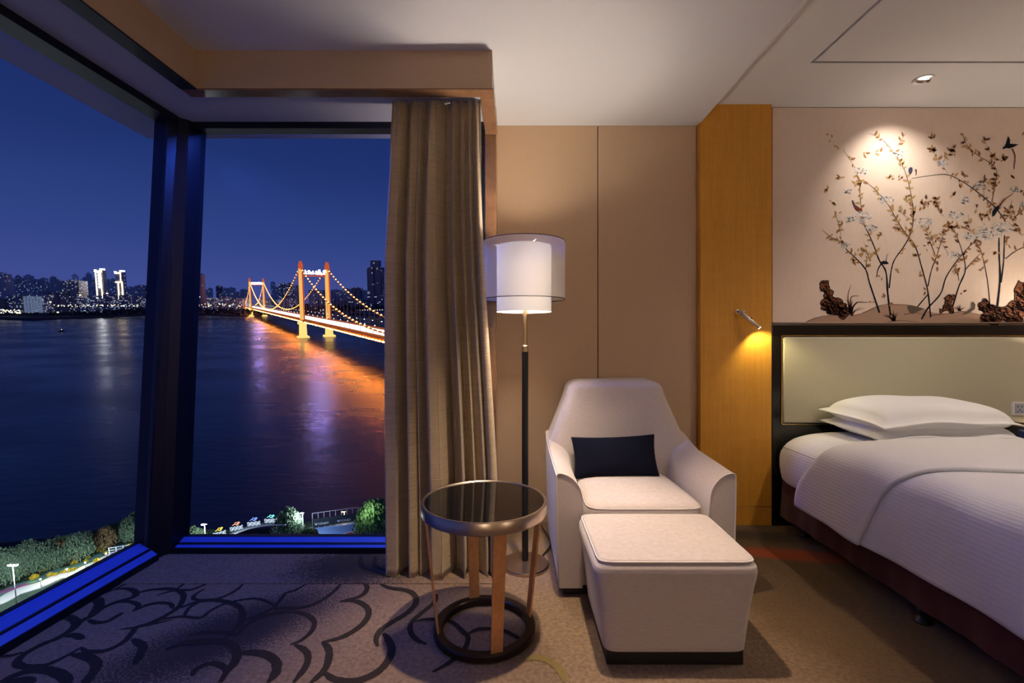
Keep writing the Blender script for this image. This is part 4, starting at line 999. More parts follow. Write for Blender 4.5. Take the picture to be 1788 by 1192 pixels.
def building(px0, px1, ytop, D, mi, label, group=None, roof=True, base=GZ - 2, cat_='building'):
    a = AT(px0, HV, D); b_ = AT(px1, HV, D); wdt = b_.x - a.x; h = (HV - ytop) / F * D - base; dp = max(wdt * .7, 14)
    e = ext_empty('high_rise' if h > 45 else 'low_building', Vector(((a.x + b_.x) / 2, D + dp / 2, base)), label=label, cat=cat_, group=group)
    hw, hd = wdt / 2, dp / 2; hr = h - (h * .06 if roof else 0); n_ = wdt * .1
    # plan with recessed corners
    pl = [(-hw, -hd + n_), (-hw + n_, -hd + n_), (-hw + n_, -hd), (-n_ * .6, -hd), (-n_ * .6, -hd + n_), (n_ * .6, -hd + n_), (n_ * .6, -hd), (hw - n_, -hd), (hw - n_, -hd + n_), (hw, -hd + n_), (hw, hd), (-hw, hd)]
    ext('body', prism(pl, 'z', 0, hr), BM[mi], e)
    if roof:
        ext('roof_block', join(box(-hw * .55, hw * .45, -hd * .5, hd * .5, hr, h * .985), box(-hw * .35, -hw * .05, -hd * .3, hd * .3, h * .985, h)), BM[mi], e)
    ext('parapet', join(box(-hw, hw, -hd + n_, -hd + n_ + 1, hr, hr + 1.8), box(-hw, -hw + 1, -hd + n_, hd, hr, hr + 1.8), box(hw - 1, hw, -hd + n_, hd, hr, hr + 1.8)), BM[mi], e)
    return e, wdt, h, dp
GL, GR_ = 'hazy towers in the skyline left of the corner post', 'hazy towers in the skyline behind the bridge'
LL, LR = '%s hazy blue-grey high-rise from the left in the skyline left of the corner post', '%s dim high-rise from the left in the skyline behind the bridge'
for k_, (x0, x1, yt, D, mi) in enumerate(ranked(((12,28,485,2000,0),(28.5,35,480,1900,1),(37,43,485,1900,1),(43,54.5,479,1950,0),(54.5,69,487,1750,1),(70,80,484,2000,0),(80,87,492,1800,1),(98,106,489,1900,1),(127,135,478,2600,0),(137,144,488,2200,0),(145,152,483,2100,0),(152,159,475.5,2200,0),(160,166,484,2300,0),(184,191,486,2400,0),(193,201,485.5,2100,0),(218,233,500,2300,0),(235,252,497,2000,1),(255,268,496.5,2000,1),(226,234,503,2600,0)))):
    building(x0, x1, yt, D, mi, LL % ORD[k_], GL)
building(-8, 10.5, 475.5, 1400, 1, 'tallest dark high-rise cut off by the left edge of the photo')
building(88, 98, 482, 1650, 1, 'plain slab high-rise left of the dark reddish apartment block')
building(106, 136, 488, 1450, 3, 'broad dark apartment block with many lit windows on the left skyline')
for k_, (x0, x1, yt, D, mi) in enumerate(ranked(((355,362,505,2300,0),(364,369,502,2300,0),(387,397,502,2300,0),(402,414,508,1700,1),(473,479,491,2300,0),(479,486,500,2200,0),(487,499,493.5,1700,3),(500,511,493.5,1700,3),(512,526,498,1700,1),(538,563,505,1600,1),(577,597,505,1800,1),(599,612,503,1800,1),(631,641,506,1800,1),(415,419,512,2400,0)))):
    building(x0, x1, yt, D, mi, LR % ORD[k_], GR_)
building(377, 386, 498, 1800, 2, 'dark narrow high-rise between the pink tower and the far bridge pylon')
building(398, 408, 501, 2300, 0, 'hazy building with a bright lit roof line left of the far bridge pylon')[0]
building(419, 430, 504, 2300, 0, 'hazy building with a lit roof line just left of the far bridge pylon')
building(613, 630, 501, 1500, 2, 'dark block with few lit windows beside the tall dark tower by the curtain')
e, wd, h, dp = building(641, 668, 463, 1350, 2, 'tall dark stepped tower at the curtain edge')
ext('setback', box(-wd * .28, wd * .30, -dp * .3, dp * .3, h * .96, h + 13), BM[2], e)
e, wd, h, dp = building(343, 354, 476, 1300, 4, 'slim pinkish tower beside the corner post')
M['warm_line'] = emis('warm_led_line', (1.0, .74, .36), 2.6, False); M['white_line'] = emis('white_led_line', (.85, .93, 1.0), 3.5, False); M['tower_white'] = emis('tower_white_led', (.70, .82, 1.0), 24.0); M['tower_warm'] = emis('tower_warm_led', (1.0, .70, .34), 6.0)
M['gold_glow'] = emis('flood_gold', (1.0, .62, .25), .16, False)
for (x0, x1, yt, lab, blue) in ((168.5, 181, 472, 'left one of the twin towers outlined in bright light', True), (203, 215.5, 475, 'right one of the twin towers outlined in warm light', False)):
    e, wd, h, dp = building(x0, x1, yt, 1500, 1, lab, roof=False)
    y_ = -dp / 2 - .6; hw = wd / 2
    ln = [box(-hw + 1.6, -hw + 4.6, y_ - .4, y_, h * .15, h * .96), box(hw - 5, hw - 2, y_ - .4, y_, h * .32, h * .99), box(-hw - 1, hw, y_ - .4, y_, h * .955, h * .985)]
    if not blue: ln = [box(-hw + 8, -hw + 11, y_ - .4, y_, h * .25, h * .72), box(hw - 3, hw - .2, y_ - .4, y_, h * .25, h * .74), box(-hw, hw - 3, y_ - .4, y_, h * .955, h * .985), box(-hw + 1, hw, y_ - .4, y_, h * .73, h * .755), box(hw - 5.5, hw - 3, y_ - .4, y_, h * .75, h * .99)]
    ext('light_outline', join(*ln), M['tower_warm'], e)
    ext('crown', join(box(-hw - 2, -hw + 4, -dp / 2, dp / 3, h, h + 2), box(hw - 7, hw, -dp / 2, dp / 3, h, h + 5)), M['white_line'], e)
    if blue: ext('light_screen', join(*[box(-hw + 10 + (i % 2) * 4, hw - 5.5, y_ - .4, y_, h * (.58 + .035 * i), h * (.58 + .035 * i) + 3) for i in range(11)]), M['tower_white'], e)
# low buildings and lights along the far bank
M['cool_wall'] = emis('floodlit_wall', (.45, .60, 1.0), .22, False)
LB = '%s low riverside block from the left along the far bank'
for k_, (x0, x1, yt, mi) in enumerate(ranked(((12,36,516,3),(74,101,511,2),(148,167,517,5),(178,195,515,3),(206,222,516,3),(232,245,518,3),(247,268,522,5),(136,147,521,5),(356,376,521,5),(380,398,519,3),(404,426,521,3),(450,470,522,3),(482,515,523,3),(545,566,524,3),(580,640,524,2),(-60,8,522,2),(196,205,523,5),(268,284,520,3)))):
    building(x0, x1, yt, 1330, mi, LB % ORD[k_], 'low blocks along the far bank', roof=False)
e, wd, h, dp = building(40, 73, 516, 1300, 5, 'low wide floodlit bluish-white building on the left far bank', roof=False)
ext('floodlit_front', join(*[box(-wd / 2 + i * wd / 6 + 1, -wd / 2 + (i + 1) * wd / 6 - 1, -dp / 2 - .5, -dp / 2, 2, h - 2) for i in range(6)]), M['cool_wall'], e)
# street lights / market lights on the far bank: tiny emitters, uncountable
pts = []
def speck(px, py, D, s): c = AT(px, py, D); pts.append((box(-s, s, -s, s, -s, s), c))
for i in range(70): speck(rk.uniform(90, 268), rk.uniform(532, 535), 1150, rk.uniform(.35, .9))
for i in range(60): speck(rk.uniform(-5, 38), rk.uniform(540, 547), 1090, rk.uniform(.35, .9))
for i in range(40): speck(rk.uniform(345, 440), rk.uniform(530, 536), 1180, rk.uniform(.35, .9))
for i in range(26): speck(560 + i * 4.3, 541 + rk.uniform(-.4, .4), 1150, .8)
for p in ((101, 545), (88, 527), (170, 520), (187, 512), (140, 515)): speck(*p, 1085, 1.3)
for sel, mm, nm in ((0, emis('bank_light_warm', (1.0, .78, .42), 2.0, False), 'warm'), (1, emis('bank_light_cool', (.75, .9, 1.0), 2.0, False), 'cool')):
    VF = join(*[([tuple(Vector(v) + c) for v in b_[0]], b_[1]) for k, (b_, c) in enumerate(pts) if (k % 3 == 0) == bool(sel)])
    ext('bank_lights', VF, mm, label='scattered %s lights along the far river bank' % nm, cat='lights', kind='stuff')
# far-bank tree line
tr_ = []
for i in range(260):
    px_ = -40 + i * 2.9; c = AT(px_, 0, 1); py_ = lerp_tab(px_, [(p[0], p[1]) for p in shore]) - rk.uniform(6, 11); c = AT(px_, py_, 1140); r_ = rk.uniform(3.5, 7)
    for k in range(5):
        cc = c + Vector((rk.uniform(-4, 4), rk.uniform(-4, 4), rk.uniform(-3, 3)))
        tr_.append(([tuple(cc + Vector((rk.uniform(-1, 1), rk.uniform(-1, 1), rk.uniform(-1, 1))) * r_) for _ in range(4)], [(0, 1, 2), (0, 2, 3), (0, 3, 1), (1, 3, 2)]))
ext('far_tree_line', join(*tr_), simple('far_foliage', (.05, .07, .08), .95), label='dark band of trees along the far river bank', cat='trees', kind='stuff')
# boat
bt = G(108, 578.5)
e = ext_empty('small_boat', bt, label='tiny dark boat with a lamp on the river left of the corner post', cat='boat')
ext('hull', ([(-5, -1.2, .9), (5, -1.2, .9), (6.5, 0, 1.3), (5, 1.2, .9), (-5, 1.2, .9), (-4.4, -.8, 0), (4.2, -.8, 0), (4.2, .8, 0), (-4.4, .8, 0)], [(0, 1, 2, 3, 4), (5, 8, 7, 6), (0, 5, 6, 1), (3, 7, 8, 4), (0, 4, 8, 5), (1, 6, 2), (2, 6, 7, 3)]), M['plinth'], e)
ext('cabin', box(-2, 1, -.8, .8, .9, 2.3), M['plinth'], e)
ext('boat_lamp', box(-.5, .0, -.3, .3, 2.4, 3.1), M['warm_line'], e)

# ---- suspension bridge
Dn, Df = 582.0, 1198.0
Nn, Nf = AT(550, HV, Dn), AT(449, HV, Df); Nn.z = Nf.z = WZ
axv = (Nn - Nf); span = axv.length; axv.normalize(); pv = Vector((-axv.y, axv.x, 0))      # axis towards us, across
if pv.x < 0: pv = -pv
br = ext_empty('suspension_bridge', Vector(Nn), label='floodlit golden suspension bridge crossing the river', cat='bridge')
TT = Nn
loc = lambda t, s, z: axv * t + pv * s + Vector((0, 0, z))          # metres from the near tower: along, across, above water
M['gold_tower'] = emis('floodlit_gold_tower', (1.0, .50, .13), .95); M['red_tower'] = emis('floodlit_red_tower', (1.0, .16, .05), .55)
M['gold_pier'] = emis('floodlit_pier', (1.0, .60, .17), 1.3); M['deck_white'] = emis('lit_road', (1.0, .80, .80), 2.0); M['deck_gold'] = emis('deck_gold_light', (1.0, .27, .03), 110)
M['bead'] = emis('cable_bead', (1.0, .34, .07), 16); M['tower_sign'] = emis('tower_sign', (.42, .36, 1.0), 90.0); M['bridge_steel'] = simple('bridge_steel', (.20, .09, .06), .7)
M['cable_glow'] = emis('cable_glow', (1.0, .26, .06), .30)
def obox(t0, t1, s0, s1, z0, z1, tap=0):
    V = []
    for z, k in ((z0, 0), (z1, tap)):
        for s in (s0, s1):
            for t in (t0, t1):
                cs_, ct_ = (s0 + s1) / 2, (t0 + t1) / 2
                V.append(loc(ct_ + (t - ct_) * (1 - k), cs_ + (s - cs_) * (1 - k), z))
    return V, [(0, 2, 3, 1), (4, 5, 7, 6), (0, 1, 5, 4), (2, 6, 7, 3), (0, 4, 6, 2), (1, 3, 7, 5)]
TW, DH = 15.3, 21.5
for ti, (t, hh) in enumerate(((0, 91), (-span, 95))):
    for s in (-TW, TW):
        ext('tower_leg', join(obox(t - 3.4, t + 3.4, s - 2.5, s + .9, 22, hh - 7, .16)), M['gold_tower'], br)
        ext('tower_leg_side', join(obox(t - 3.2, t + 3.2, s + .91, s + 2.5, 22, hh - 7, .16)), M['red_tower'], br)
        ext('tower_cap', join(obox(t - 2.6, t + 2.6, s - 2.5, s + 2.5, hh - 7, hh - 1, .1), obox(t - 1.6, t + 1.6, s - 1.6, s + 1.6, hh - 1, hh + 2)), M['red_tower'], br)
        ext('pier', join(obox(t - 4.4, t + 4.4, s - 4, s + 4, 2, 16.5, .1), obox(t - 5.4, t + 5.4, s - 5.2, s + 5.2, 16.5, 19.2), obox(t - 7, t + 7, s - 6.6, s + 6.6, 0, 2.0, .08)), M['gold_pier'], br)
    ext('crossbeam', join(obox(t - 2, t + 2, -TW + 2.6, TW - 2.6, hh - 16, hh - 14.5), obox(t - 3, t + 3, -TW, TW, 17.5, 20)), M['red_tower'], br)
    gl = []
    for k in range(8):
        s0 = -TW + 3.4 + k * (2 * TW - 6.4) / 8
        for _ in range(5):
            a, b_ = rk.uniform(0, 2.2), rk.uniform(0, 3.4)
            gl.append(obox(t + 2.4, t + 2.8, s0 + a, s0 + a + rk.choice((.6, 1.8)), hh - 13 + b_, hh - 13 + b_ + rk.choice((.6, 1.8))))
    gl.append(obox(t + 1.8, t + 2.3, -TW + 3, TW - 3, hh - 13.2, hh - 12.6))
    ext('tower_sign', join(*gl), M['tower_sign'], br)
T1 = 420
ext('deck', obox(-span - 260, T1, -14, 14, DH - 2.6, DH - .2), M['bridge_steel'], br)
ext('road', obox(-span - 260, T1, -12.5, 12.5, DH - .2, DH), M['deck_white'], br)
ext('deck_edge_light', join(*[obox(-span - 200 + k * 8, -span - 200 + k * 8 + 5, -14.5, -14.1, DH - 2.9, DH - 2.3) for k in range(int((span + 200 + T1) / 8))]), M['deck_gold'], br, kind='stuff')
ext('railing', join(obox(-span - 260, T1, -13.6, -13.2, DH, DH + 1.6), obox(-span - 260, T1, 13.2, 13.6, DH, DH + 1.6)), M['cable_glow'], br)
def cable_z(t, hh=88, low=DH + 4):
    if t > 0: u = (t - 330) / 330; return low + (hh - 3 - low) * u * u if t < 660 else low
    if t > -span: u = (t + span / 2) / (span / 2); return low + (hh - low) * u * u
    u = (t + span + 250) / 250; return low + (hh - low) * max(0, u) ** 2
for s in (-TW, TW):
    ts = [-span - 240 + i * (span + 240 + T1) / 160 for i in range(161)]
    cb_ = ext('main_cable', tube([loc(t, s, cable_z(t)) for t in ts], .55, 6), M['cable_glow'], br, 180)
    bd = []
    for i in range(int((span + 240 + T1) / 11)):
        t = -span - 240 + i * 11; c = loc(t, s, cable_z(t) + .3); r_ = .95 if t > -span * .6 else 1.1
        bd.append(([c + Vector(q_) * r_ for q_ in ((1, 0, 0), (-1, 0, 0), (0, 1, 0), (0, -1, 0), (0, 0, 1), (0, 0, -1))], [(0, 2, 4), (2, 1, 4), (1, 3, 4), (3, 0, 4), (2, 0, 5), (1, 2, 5), (3, 1, 5), (0, 3, 5)]))
    ext('cable_lights', join(*bd), M['bead'], cb_, kind='stuff')
    ext('hangers', join(*[tube([loc(t, s, DH), loc(t, s, cable_z(t))], .16, 4, False) for t in [-span + 16 * i for i in range(1, int((span + T1) / 16))] if abs(t) > 8]), M['bridge_steel'], cb_, kind='stuff')
ext('street_lights', join(*[obox(t, t + .6, s - .3, s + .3, DH + 7, DH + 7.6) for t in [-span + 26 * i for i in range(int((span + T1) / 26))] for s in (-11, 11)]), M['white_line'], br, kind='stuff')

# ---- near bank park
def groundpoly(pxs, z): return [G(px_, py_, z) for px_, py_ in pxs]
M['grass'] = fabric('park_grass', (.035, .065, .045), (.065, .10, .065), (1, 1, 1), .8, .95, .4, 0, .1)
shore_n = [(-900, 1050), (-400, 985), (-150, 962), (0, 948), (120, 935), (250, 918), (330, 922), (420, 926), (500, 918), (560, 905), (640, 897), (760, 892), (1200, 890)]
sp_ = groundpoly(shore_n, GZ); V = []; Fc = []
for p in sp_:
    V += [Vector((p.x * .3, 12, GZ)), p, Vector((p.x * 1.03, p.y * 1.05, WZ - .5))]
for i in range(len(sp_) - 1):
    for j in range(2): Fc.append((3 * i + j, 3 * i + 3 + j, 3 * i + 4 + j, 3 * i + 1 + j))
ext('near_bank', (V, Fc), M['grass'], kind='structure')
def gribbon(pxs, wdt, z, m_, name, **k):
    q = [Vector((*G(a, b_, GZ).xy, 0)) for a, b_ in pxs]; q = [Vector(v) for v in cat([tuple(v) for v in q], 6)]; n = len(q); V = []
    for i, p in enumerate(q):
        d_ = (q[min(i + 1, n - 1)] - q[max(i - 1, 0)]).normalized(); nn_ = Vector((-d_.y, d_.x, 0)) * wdt / 2
        for s in (-1, 1):
            for zz in (GZ - .1, GZ + z): V.append(Vector((p.x + s * nn_.x, p.y + s * nn_.y, zz)))
    Fc = []
    for i in range(n - 1):
        a, b_ = 4 * i, 4 * i + 4; Fc += [(a, b_, b_ + 1, a + 1), (a + 1, b_ + 1, b_ + 3, a + 3), (a + 3, b_ + 3, b_ + 2, a + 2)]
    Fc += [(0, 1, 3, 2), (4 * n - 4, 4 * n - 2, 4 * n - 1, 4 * n - 3)]
    return ext(name, (V, Fc), m_, **k)
PATH = [(-160, 1105), (-60, 1070), (0, 1050), (30, 1034), (72, 1021), (104, 1006), (134, 999), (168, 984), (201, 968), (235, 960), (270, 958), (330, 962)]
gribbon(PATH, 2.1, .14, simple('pale_path', (.70, .71, .66), .8), 'park_path', label='pale winding path along the near river bank', cat='path')
gribbon([(a - 6, b_ - 9) for a, b_ in PATH], 1.3, .08, simple('green_track', (.10, .24, .20), .8), 'running_track', label='green track bordering the pale riverside path', cat='path')
gribbon([(-120, 1075), (-30, 1046), (15, 1031), (48, 1021)], .8, .2, simple('purple_track', (.30, .10, .24), .8), 'purple_lane', label='short purple lane at the lower left of the park', cat='path')
# lamp posts
M['park_lamp'] = emis('park_lamp_head', (.90, .95, 1.0), 22.0, False)
def park_lamp(px_, ytop, ybase, label, power, col=(.86, .94, 1.0), arms=2, sc=.62, mm=None):
    b_ = G(px_, ybase, GZ); D = b_.y; h = (ybase - ytop) / F * D * 1.0
    e = ext_empty('lamp_post', b_, label=label, cat='lamp post')
    ext('pole', tube([(0, 0, 0), (0, 0, h * .5), (0, 0, h)], [.075, .06, .045], 8), simple('lamp_pole_grey', (.5, .52, .55), .5) if 'lamp_pole_grey' not in bpy.data.materials else bpy.data.materials['lamp_pole_grey'], e, 180)
    ext('lamp_head', join(*[box(-1.0 * sc + k * .75 * sc, -1.0 * sc + k * .75 * sc + .5 * sc, -.15, .15, h, h + .28 * sc) for k in range(arms + 1)]), mm or M['park_lamp'], e)
    ext('cross_arm', box(-1.05 * sc, 1.05 * sc, -.06, .06, h + .28 * sc, h + .36 * sc), bpy.data.materials['lamp_pole_grey'], e)
    d_ = bpy.data.lights.new('park_light', 'POINT'); d_.energy = power; d_.color = col; d_.shadow_soft_size = .3
    o_ = bpy.data.objects.new('park_light', d_); COL.objects.link(o_); o_.parent = e; o_.location = (0, -.3, h - .35)
    return e
park_lamp(30, 979, 1064, 'tall white lamp post on the grass left of the sill', 3000)
park_lamp(360, 912, 962, 'bright lamp post left of the curved pavilion roof', 1600, arms=1, sc=.5)
park_lamp(530, 892, 942, 'lamp post beside the sports court', 1300, arms=1, sc=.35)
park_lamp(601.5, 893, 906, 'small warm lamp at the rear of the sports court', 300, (1, .7, .4), 1, .6, M['warm_line'])
for k_, (px_, py_, pw) in enumerate(((72, 1026, 130), (118, 1008, 130), (150, 996, 130), (186, 980, 130), (228, 966, 150))):
    b_ = G(px_, py_, GZ); e = ext_empty('path_light', b_, label='%s small white light post from the left beside the riverside path' % ORD[k_], cat='light post', group='small light posts along the riverside path')
    ext('post', tube([(0, 0, 0), (0, 0, 1.3)], .04, 6), bpy.data.materials['lamp_pole_grey'], e)
    ext('light_cap', box(-.07, .07, -.07, .07, 1.3, 1.45), M['park_lamp'], e)
    d_ = bpy.data.lights.new('path_beam', 'POINT'); d_.energy = pw; d_.color = (.82, .95, 1.0); d_.shadow_soft_size = .1
    o_ = bpy.data.objects.new('path_beam', d_); COL.objects.link(o_); o_.parent = e; o_.location = (0, -.2, 2.2)
# trees
def willow_mesh(seed, strands, h, rad, leafs=7, sz=.34):
    r_ = random.Random(seed); V, Fc = [], []
    for _ in range(strands):
        a, q_ = r_.uniform(0, 2 * PI), rad * r_.random() ** .6
        x, y = q_ * math.cos(a), q_ * math.sin(a); top = h * (1 - .38 * (q_ / rad) ** 2) * r_.uniform(.82, 1.02); L = h * r_.uniform(.25, .62)
        for k in range(leafs):
            t = k / leafs; z = top - L * t; xx = x * (1 + .25 * t) + r_.gauss(0, .12); yy = y * (1 + .25 * t) + r_.gauss(0, .12)
            if z < .16 * h: break
            b_ = r_.uniform(0, PI); s = sz * r_.uniform(.6, 1.3); dx, dy = math.cos(b_) * s * .45, math.sin(b_) * s * .45
            n = len(V); V += [(xx - dx, yy - dy, z), (xx + dx * .4, yy + dy * .4, z + s * .5), (xx + dx, yy + dy, z - s * .2), (xx + dx * .1, yy + dy * .1, z - s * .9)]
            Fc.append((n, n + 1, n + 2, n + 3))
    me = bpy.data.meshes.new('willow_crown'); me.from_pydata(V, [], Fc); me.update(); return me
def leaf_mat(name, c1, c2):
    m, t, b = mat(name); oi = t.nodes.new('ShaderNodeObjectInfo'); v = texcoord(t); f = noise(t, v, 1.1, 2, .6)
    c = ramp(t, f, ((.3, c1), (.7, c2))); t.links.new(c, b.inputs['Base Color']); b.inputs['Roughness'].default_value = .8; b.inputs['Specular IOR Level'].default_value = .2
    return m
M['willow'] = leaf_mat('willow_leaves', (.10, .17, .11), (.17, .25, .15)); M['shrub'] = leaf_mat('shrub_leaves', (.05, .09, .05), (.10, .15, .08)); M['autumn'] = leaf_mat('autumn_leaves', (.17, .12, .06), (.25, .17, .08))
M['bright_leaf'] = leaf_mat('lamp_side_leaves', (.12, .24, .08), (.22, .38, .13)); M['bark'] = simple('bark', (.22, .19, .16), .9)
CROWN = [willow_mesh(s, 560, 6.2, 2.4, 10, .26) for s in (1, 2, 3)]
for me in CROWN: me.materials.append(M['willow'])
CROWN2 = [willow_mesh(s, 420, 5.4, 2.3, 5, .4) for s in (7, 8)]
for me in CROWN2: me.materials.append(M['autumn'])
TRUNK = mesh('trunk', *join(tube([(0, 0, 0), (.1, 0, 1.4), (0, .1, 2.8), (.2, 0, 4.2)], [.2, .16, .12, .05], 7), tube([(.1, 0, 1.4), (.7, .2, 2.8), (1.0, .3, 3.8)], [.1, .07, .03], 6), tube([(0, .1, 1.8), (-.7, -.1, 3.0), (-.9, 0, 4)], [.1, .07, .03], 6)), M['bark'], 180)
def tree(p, sc, crown, label, group, name='willow_tree'):
    e = ext_empty(name, p, rk.uniform(0, 6), label=label, cat='tree', group=group); e.scale = (sc, sc, sc * rk.uniform(.92, 1.08))
    ext('trunk', TRUNK, None, e); ext('crown', crown, None, e); return e
LW, GW = '%s willow from the left in the lit row along the riverside path', 'willows along the riverside path'
for k_, (px_, ytop, ybase) in enumerate(ranked(((-6,952,1040),(14,948,1034),(34,944,1026),(52,942,1022),(70,940,1018),(88,936,1010),(104,934,1006),(120,930,1002),(136,926,996),(152,926,992),(168,924,985),(186,914,975),(206,907,966),(224,898,958),(240,890,952),(258,890,952),(215,905,960),(195,912,970),(233,895,955),(44,955,1038),(100,950,1016),(140,944,1002),(8,962,1046),(176,938,982),(72,958,1026)))):
    ybase = lerp_tab(px_, PATH) - rk.uniform(16, 30); p = G(px_, ybase, GZ); h = max(3.2, (ybase - ytop) / F * p.y); tree(p, h / 6.2, CROWN[rk.randrange(3)], LW % ORD[k_], GW)
for (px_, ytop, ybase, lb_) in ((110,936,990,'small brown tree behind the middle of the willow row'),(184,920,966,'larger brown tree rising behind the willows near the corner post')):
    p = G(px_, ybase - 8, GZ); h = (ybase - 8 - ytop) / F * p.y; tree(p, h / 5.4, CROWN2[rk.randrange(2)], lb_, 'brown trees behind the willows', 'brown_tree')
p = G(504, 942, GZ); tree(p, (942 - 879) / F * p.y / 6.2 * .95, CROWN[0], 'lone willow between the curved pavilion roof and the court', None)
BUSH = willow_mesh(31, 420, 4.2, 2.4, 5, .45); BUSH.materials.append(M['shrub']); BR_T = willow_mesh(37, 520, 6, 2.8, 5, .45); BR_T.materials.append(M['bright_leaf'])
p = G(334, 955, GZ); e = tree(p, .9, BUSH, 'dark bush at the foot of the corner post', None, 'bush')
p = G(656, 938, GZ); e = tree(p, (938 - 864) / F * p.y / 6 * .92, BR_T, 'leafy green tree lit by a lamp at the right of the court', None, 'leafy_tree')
d_ = bpy.data.lights.new('tree_light', 'POINT'); d_.energy = 300; d_.color = (.85, 1, .85); d_.shadow_soft_size = .3
o_ = bpy.data.objects.new('tree_light', d_); COL.objects.link(o_); o_.location = ET @ (AT(640, 892, p.y - 3.4))
p = G(540, 945, GZ); tree(p, .62, BUSH, 'low hedge bush below the lamp post beside the court', None, 'bush')
# shrubs under the willows, their yellow light put into the leaf colour
M['yellow_lit_leaf'] = leaf_mat('yellow_lit_leaves', (.42, .34, .03), (.70, .55, .06)); YB_ = willow_mesh(41, 70, 1.6, .9, 4, .26); YB_.materials.append(M['yellow_lit_leaf'])
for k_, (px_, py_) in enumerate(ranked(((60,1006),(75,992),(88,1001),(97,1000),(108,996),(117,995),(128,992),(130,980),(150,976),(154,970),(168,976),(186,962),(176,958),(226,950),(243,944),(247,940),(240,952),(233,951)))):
    p = G(px_, py_ + 5, GZ); e = ext_empty('yellow_lit_shrub', p, rk.uniform(0, 6), label='%s small yellow-lit shrub from the left below the willows' % ORD[k_], cat='shrub', group='yellow-lit shrubs below the willows'); e.scale = [rk.uniform(.3, .55)] * 3
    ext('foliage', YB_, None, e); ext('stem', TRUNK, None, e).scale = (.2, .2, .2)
for (px_, py_, pw) in ((72, 1004, 16), (95, 1003, 24), (125, 996, 24), (153, 978, 24), (185, 968, 16), (240, 955, 24)):
    d_ = bpy.data.lights.new('garden_uplight', 'POINT'); d_.energy = pw; d_.color = (1, .74, .25); d_.shadow_soft_size = .15
    o_ = bpy.data.objects.new('garden_uplight', d_); COL.objects.link(o_); q_ = G(px_, py_ + 5, GZ); o_.location = ET @ (q_ + Vector((0, -1.2, .5)))
# footbridge railing by the corner post
p = G(225, 966, GZ); e = ext_empty('footbridge', p, R(20), label='small white footbridge railing beside the corner post', cat='footbridge')
M['pale_steel'] = simple('pale_steel', (.6, .62, .72), .5)
ext('deck', box(-2.5, 2.5, -.8, .8, .2, .45), M['pale_steel'], e)
for k in range(6): ext('post', box(-2.45 + k * .96, -2.33 + k * .96, -.8, -.7, .45, 1.9), M['pale_steel'], e)
for zz in (.95, 1.35, 1.8): ext('rail', box(-2.5, 2.5, -.79, -.71, zz, zz + .07), M['pale_steel'], e)

# ---- curved pavilion roof with four neon swimmers
pa = G(450, 952, GZ); e = ext_empty('pavilion', pa, 0, label='curved roof pavilion by the water carrying four neon signs', cat='pavilion')
Dp = pa.y; U = Dp / F                        # metres per pixel there
def pp(px_, py_, dy=0): q_ = AT(px_, py_, Dp + dy); return q_ - pa
edge = [(380, 948), (405, 934), (430, 924), (455, 918), (480, 915.5), (499, 916)]
def roof_pt(u, v):
    q_ = cat(edge, 8); i = int(round(u * (len(q_) - 1))); b_ = pp(q_[i][0], q_[i][1] - 2.6 * v * 2.2, 3.6 * v); return b_
M['roof_grey'] = simple('pavilion_roof_grey', (.22, .28, .28), .8)
ro = ext('roof', grid(roof_pt, 41, 6), M['roof_grey'], e, 180); md = ro.modifiers.new('t', 'SOLIDIFY'); md.thickness = .18
ext('roof_edge', tube([pp(a, b_ + .4, -.1) for a, b_ in cat(edge, 8)], .14, 6), M['pale_steel'], e, 180)
for a, b_ in ((483.5, 917), (420, 932)): ext('column', tube([pp(a, b_ + 1), pp(a, b_ + 48)], .15, 8), M['pale_steel'], e, 180)
ext('bracket', tube([pp(474, 921), pp(482, 930)], .06, 6), M['pale_steel'], e)
NEON = emis('neon_white', (.70, .85, 1.0), 1.2, False)
for k, (cx_, cy_, col, nm, tilt) in enumerate(((383, 929, (1.0, .75, .10), 'yellow', -.28), (412.5, 919.5, (1.0, .40, .22), 'orange', -.22), (443, 911.5, (.22, .34, 1.0), 'blue', -.12), (473, 906.5, (.2, .85, .72), 'green', -.03))):
    s_ = ext_empty('neon_sign', pa + pp(cx_, cy_, 1.5), 0, label='white neon waves with a %s neon swimmer on the pavilion roof' % nm, cat='neon sign', group='neon swimmer signs')
    for r_ in range(3):
        ext('wave', tube([((x - 12) * U, 0, (-(x - 12) * tilt - r_ * 2.5 + .9 * math.sin(x * .9 + r_)) * U) for x in [i * .8 for i in range(31)]], .055, 5), NEON, s_)
    nm_ = emis('neon_' + nm, col, 1.6, False)
    fig = [[(-7, 4), (-3, 6), (1, 3), (5, 5)], [(-3, 6), (-1, 8.5), (3, 7)], [(1, 3), (4, 8), (7, 6.5)]]
    for f_ in fig: ext('swimmer', tube([(x * U, 0, (y - x * tilt) * U) for x, y in f_], .06, 5), nm_, s_)
    ext('swimmer_head', tube([((5 + math.cos(a)) * U, 0, (7.5 + math.sin(a) - 5 * tilt) * U) for a in [i * PI / 4 for i in range(8)]], .05, 5, closed=True), nm_, s_)
    ext('sign_stand', join(tube([(-8 * U, .1, -11 * U), (-8 * U, .1, 0)], .03, 5), tube([(8 * U, .1, -11 * U), (8 * U, .1, 0)], .03, 5)), M['roof_grey'], s_)

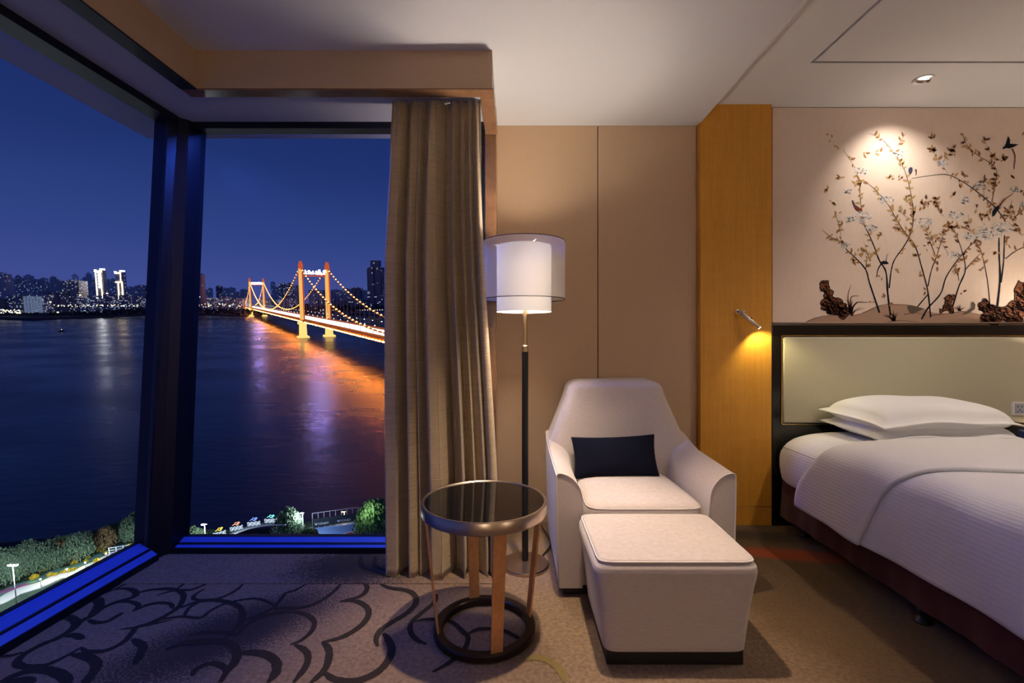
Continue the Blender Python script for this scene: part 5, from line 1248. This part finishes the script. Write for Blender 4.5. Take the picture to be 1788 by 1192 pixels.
# ---- sports court with banner fence
c4 = [(553, 937.5), (548, 922), (625, 905), (665, 935)]
ct = groundpoly([(560, 955), (548, 922), (626, 911), (690, 950)], GZ)
M['court_blue'] = simple('court_blue', (.17, .32, .72), .7); M['court_red'] = simple('court_red', (.38, .06, .10), .7); M['court_white'] = simple('court_line', (.75, .78, .85), .7)
e = ext_empty('sports_court', ct[0], 0, label='blue sports court with a red playing area below the window', cat='court')
LQ = lambda P: [p - ct[0] for p in P]
def slab(P, z): n = len(P); return [Vector((p.x, p.y, p.z)) for p in P] + [Vector((p.x, p.y, p.z + z)) for p in P], [tuple(range(n)), tuple(range(2 * n - 1, n - 1, -1))] + [(i, (i + 1) % n, n + (i + 1) % n, n + i) for i in range(n)]
ext('surface', slab(LQ(ct), .06), M['court_blue'], e)
rd = groundpoly([(575, 940), (618, 927.5), (660, 948), (600, 975)], GZ)
ext('red_area', slab(LQ(rd), .09), M['court_red'], e)
ln = groundpoly([(575, 939.4), (618, 926.8), (618.8, 927.6), (576, 940.4)], GZ); ext('line', slab(LQ(ln), .11), M['court_white'], e)
ln = groundpoly([(612, 928.5), (613.2, 928.2), (622, 934), (620.6, 934.4)], GZ); ext('line', slab(LQ(ln), .11), M['court_white'], e)
fa, fb = G(546, 922.5, GZ), G(626, 911, GZ)
fv = (fb - fa); FL = fv.length; fang = math.atan2(fv.y, fv.x); hb_ = 9.2 / F * fa.y
e = ext_empty('banner_fence', fa, fang, label='dark banner fence with white lettering behind the sports court', cat='fence')
ext('banner', box(0, FL, -.03, .03, .3, hb_ + .9), simple('banner_dark', (.020, .030, .045), .7), e)
for k in range(9): ext('post', tube([(k * FL / 8, .08, 0), (k * FL / 8, .08, hb_ + 2.0)], .05, 6), M['pale_steel'], e)
ext('top_rail', tube([(0, .08, hb_ + 2.0), (FL, .08, hb_ + 2.0)], .05, 6), M['pale_steel'], e)
M['letter'] = simple('letter_white', (.85, .88, .95), .6)
for kx, sz_ in ((.115, .95), (.60, .95)):
    tcu = bpy.data.curves.new('banner_text', 'FONT'); tcu.body = 'YONEX'; tcu.size = hb_ * .62 * sz_; tcu.extrude = .01; tcu.materials.append(M['letter'])
    t0 = bpy.data.objects.new('lettering_curve', tcu); tme = bpy.data.meshes.new_from_object(t0); bpy.data.objects.remove(t0); t_ = bpy.data.objects.new('lettering', tme); COL.objects.link(t_); t_.parent = e; t_.location = (kx * FL, -.05, .3 + hb_ * .28); t_.rotation_euler = (PI / 2, 0, 0)
    q_ = hb_ * .5; x_ = kx * FL - q_ * 1.25; z_ = .3 + hb_ * .3
    def tri(a): return [(x_ + p_[0] * q_, -.05, z_ + p_[1] * q_) for p_ in a], [tuple(range(len(a)))]
    ext('emblem', join(tri([(0, .8), (.28, .8), (.62, .1), (.45, -.1)]), tri([(.5, .8), (.78, .8), (1.0, .3), (.88, .1)]), tri([(.62, .1), (.85, .55), (.98, .8), (1.1, .8), (.7, -.1)])), M['letter'], e)
fc_ = G(668, 938, GZ)
fv = (fc_ - fb); e = ext_empty('side_fence', fb, math.atan2(fv.y, fv.x), label='dark mesh fence on the right side of the sports court', cat='fence')
ext('mesh_panel', join(*[box(0, fv.length, -.02, .02, .3 + .3 * k, .45 + .3 * k) for k in range(8)]), M['shrub'], e)
for k in range(7): ext('post', tube([(k * fv.length / 6, 0, 0), (k * fv.length / 6, 0, 2.8)], .05, 6), M['pale_steel'], e)
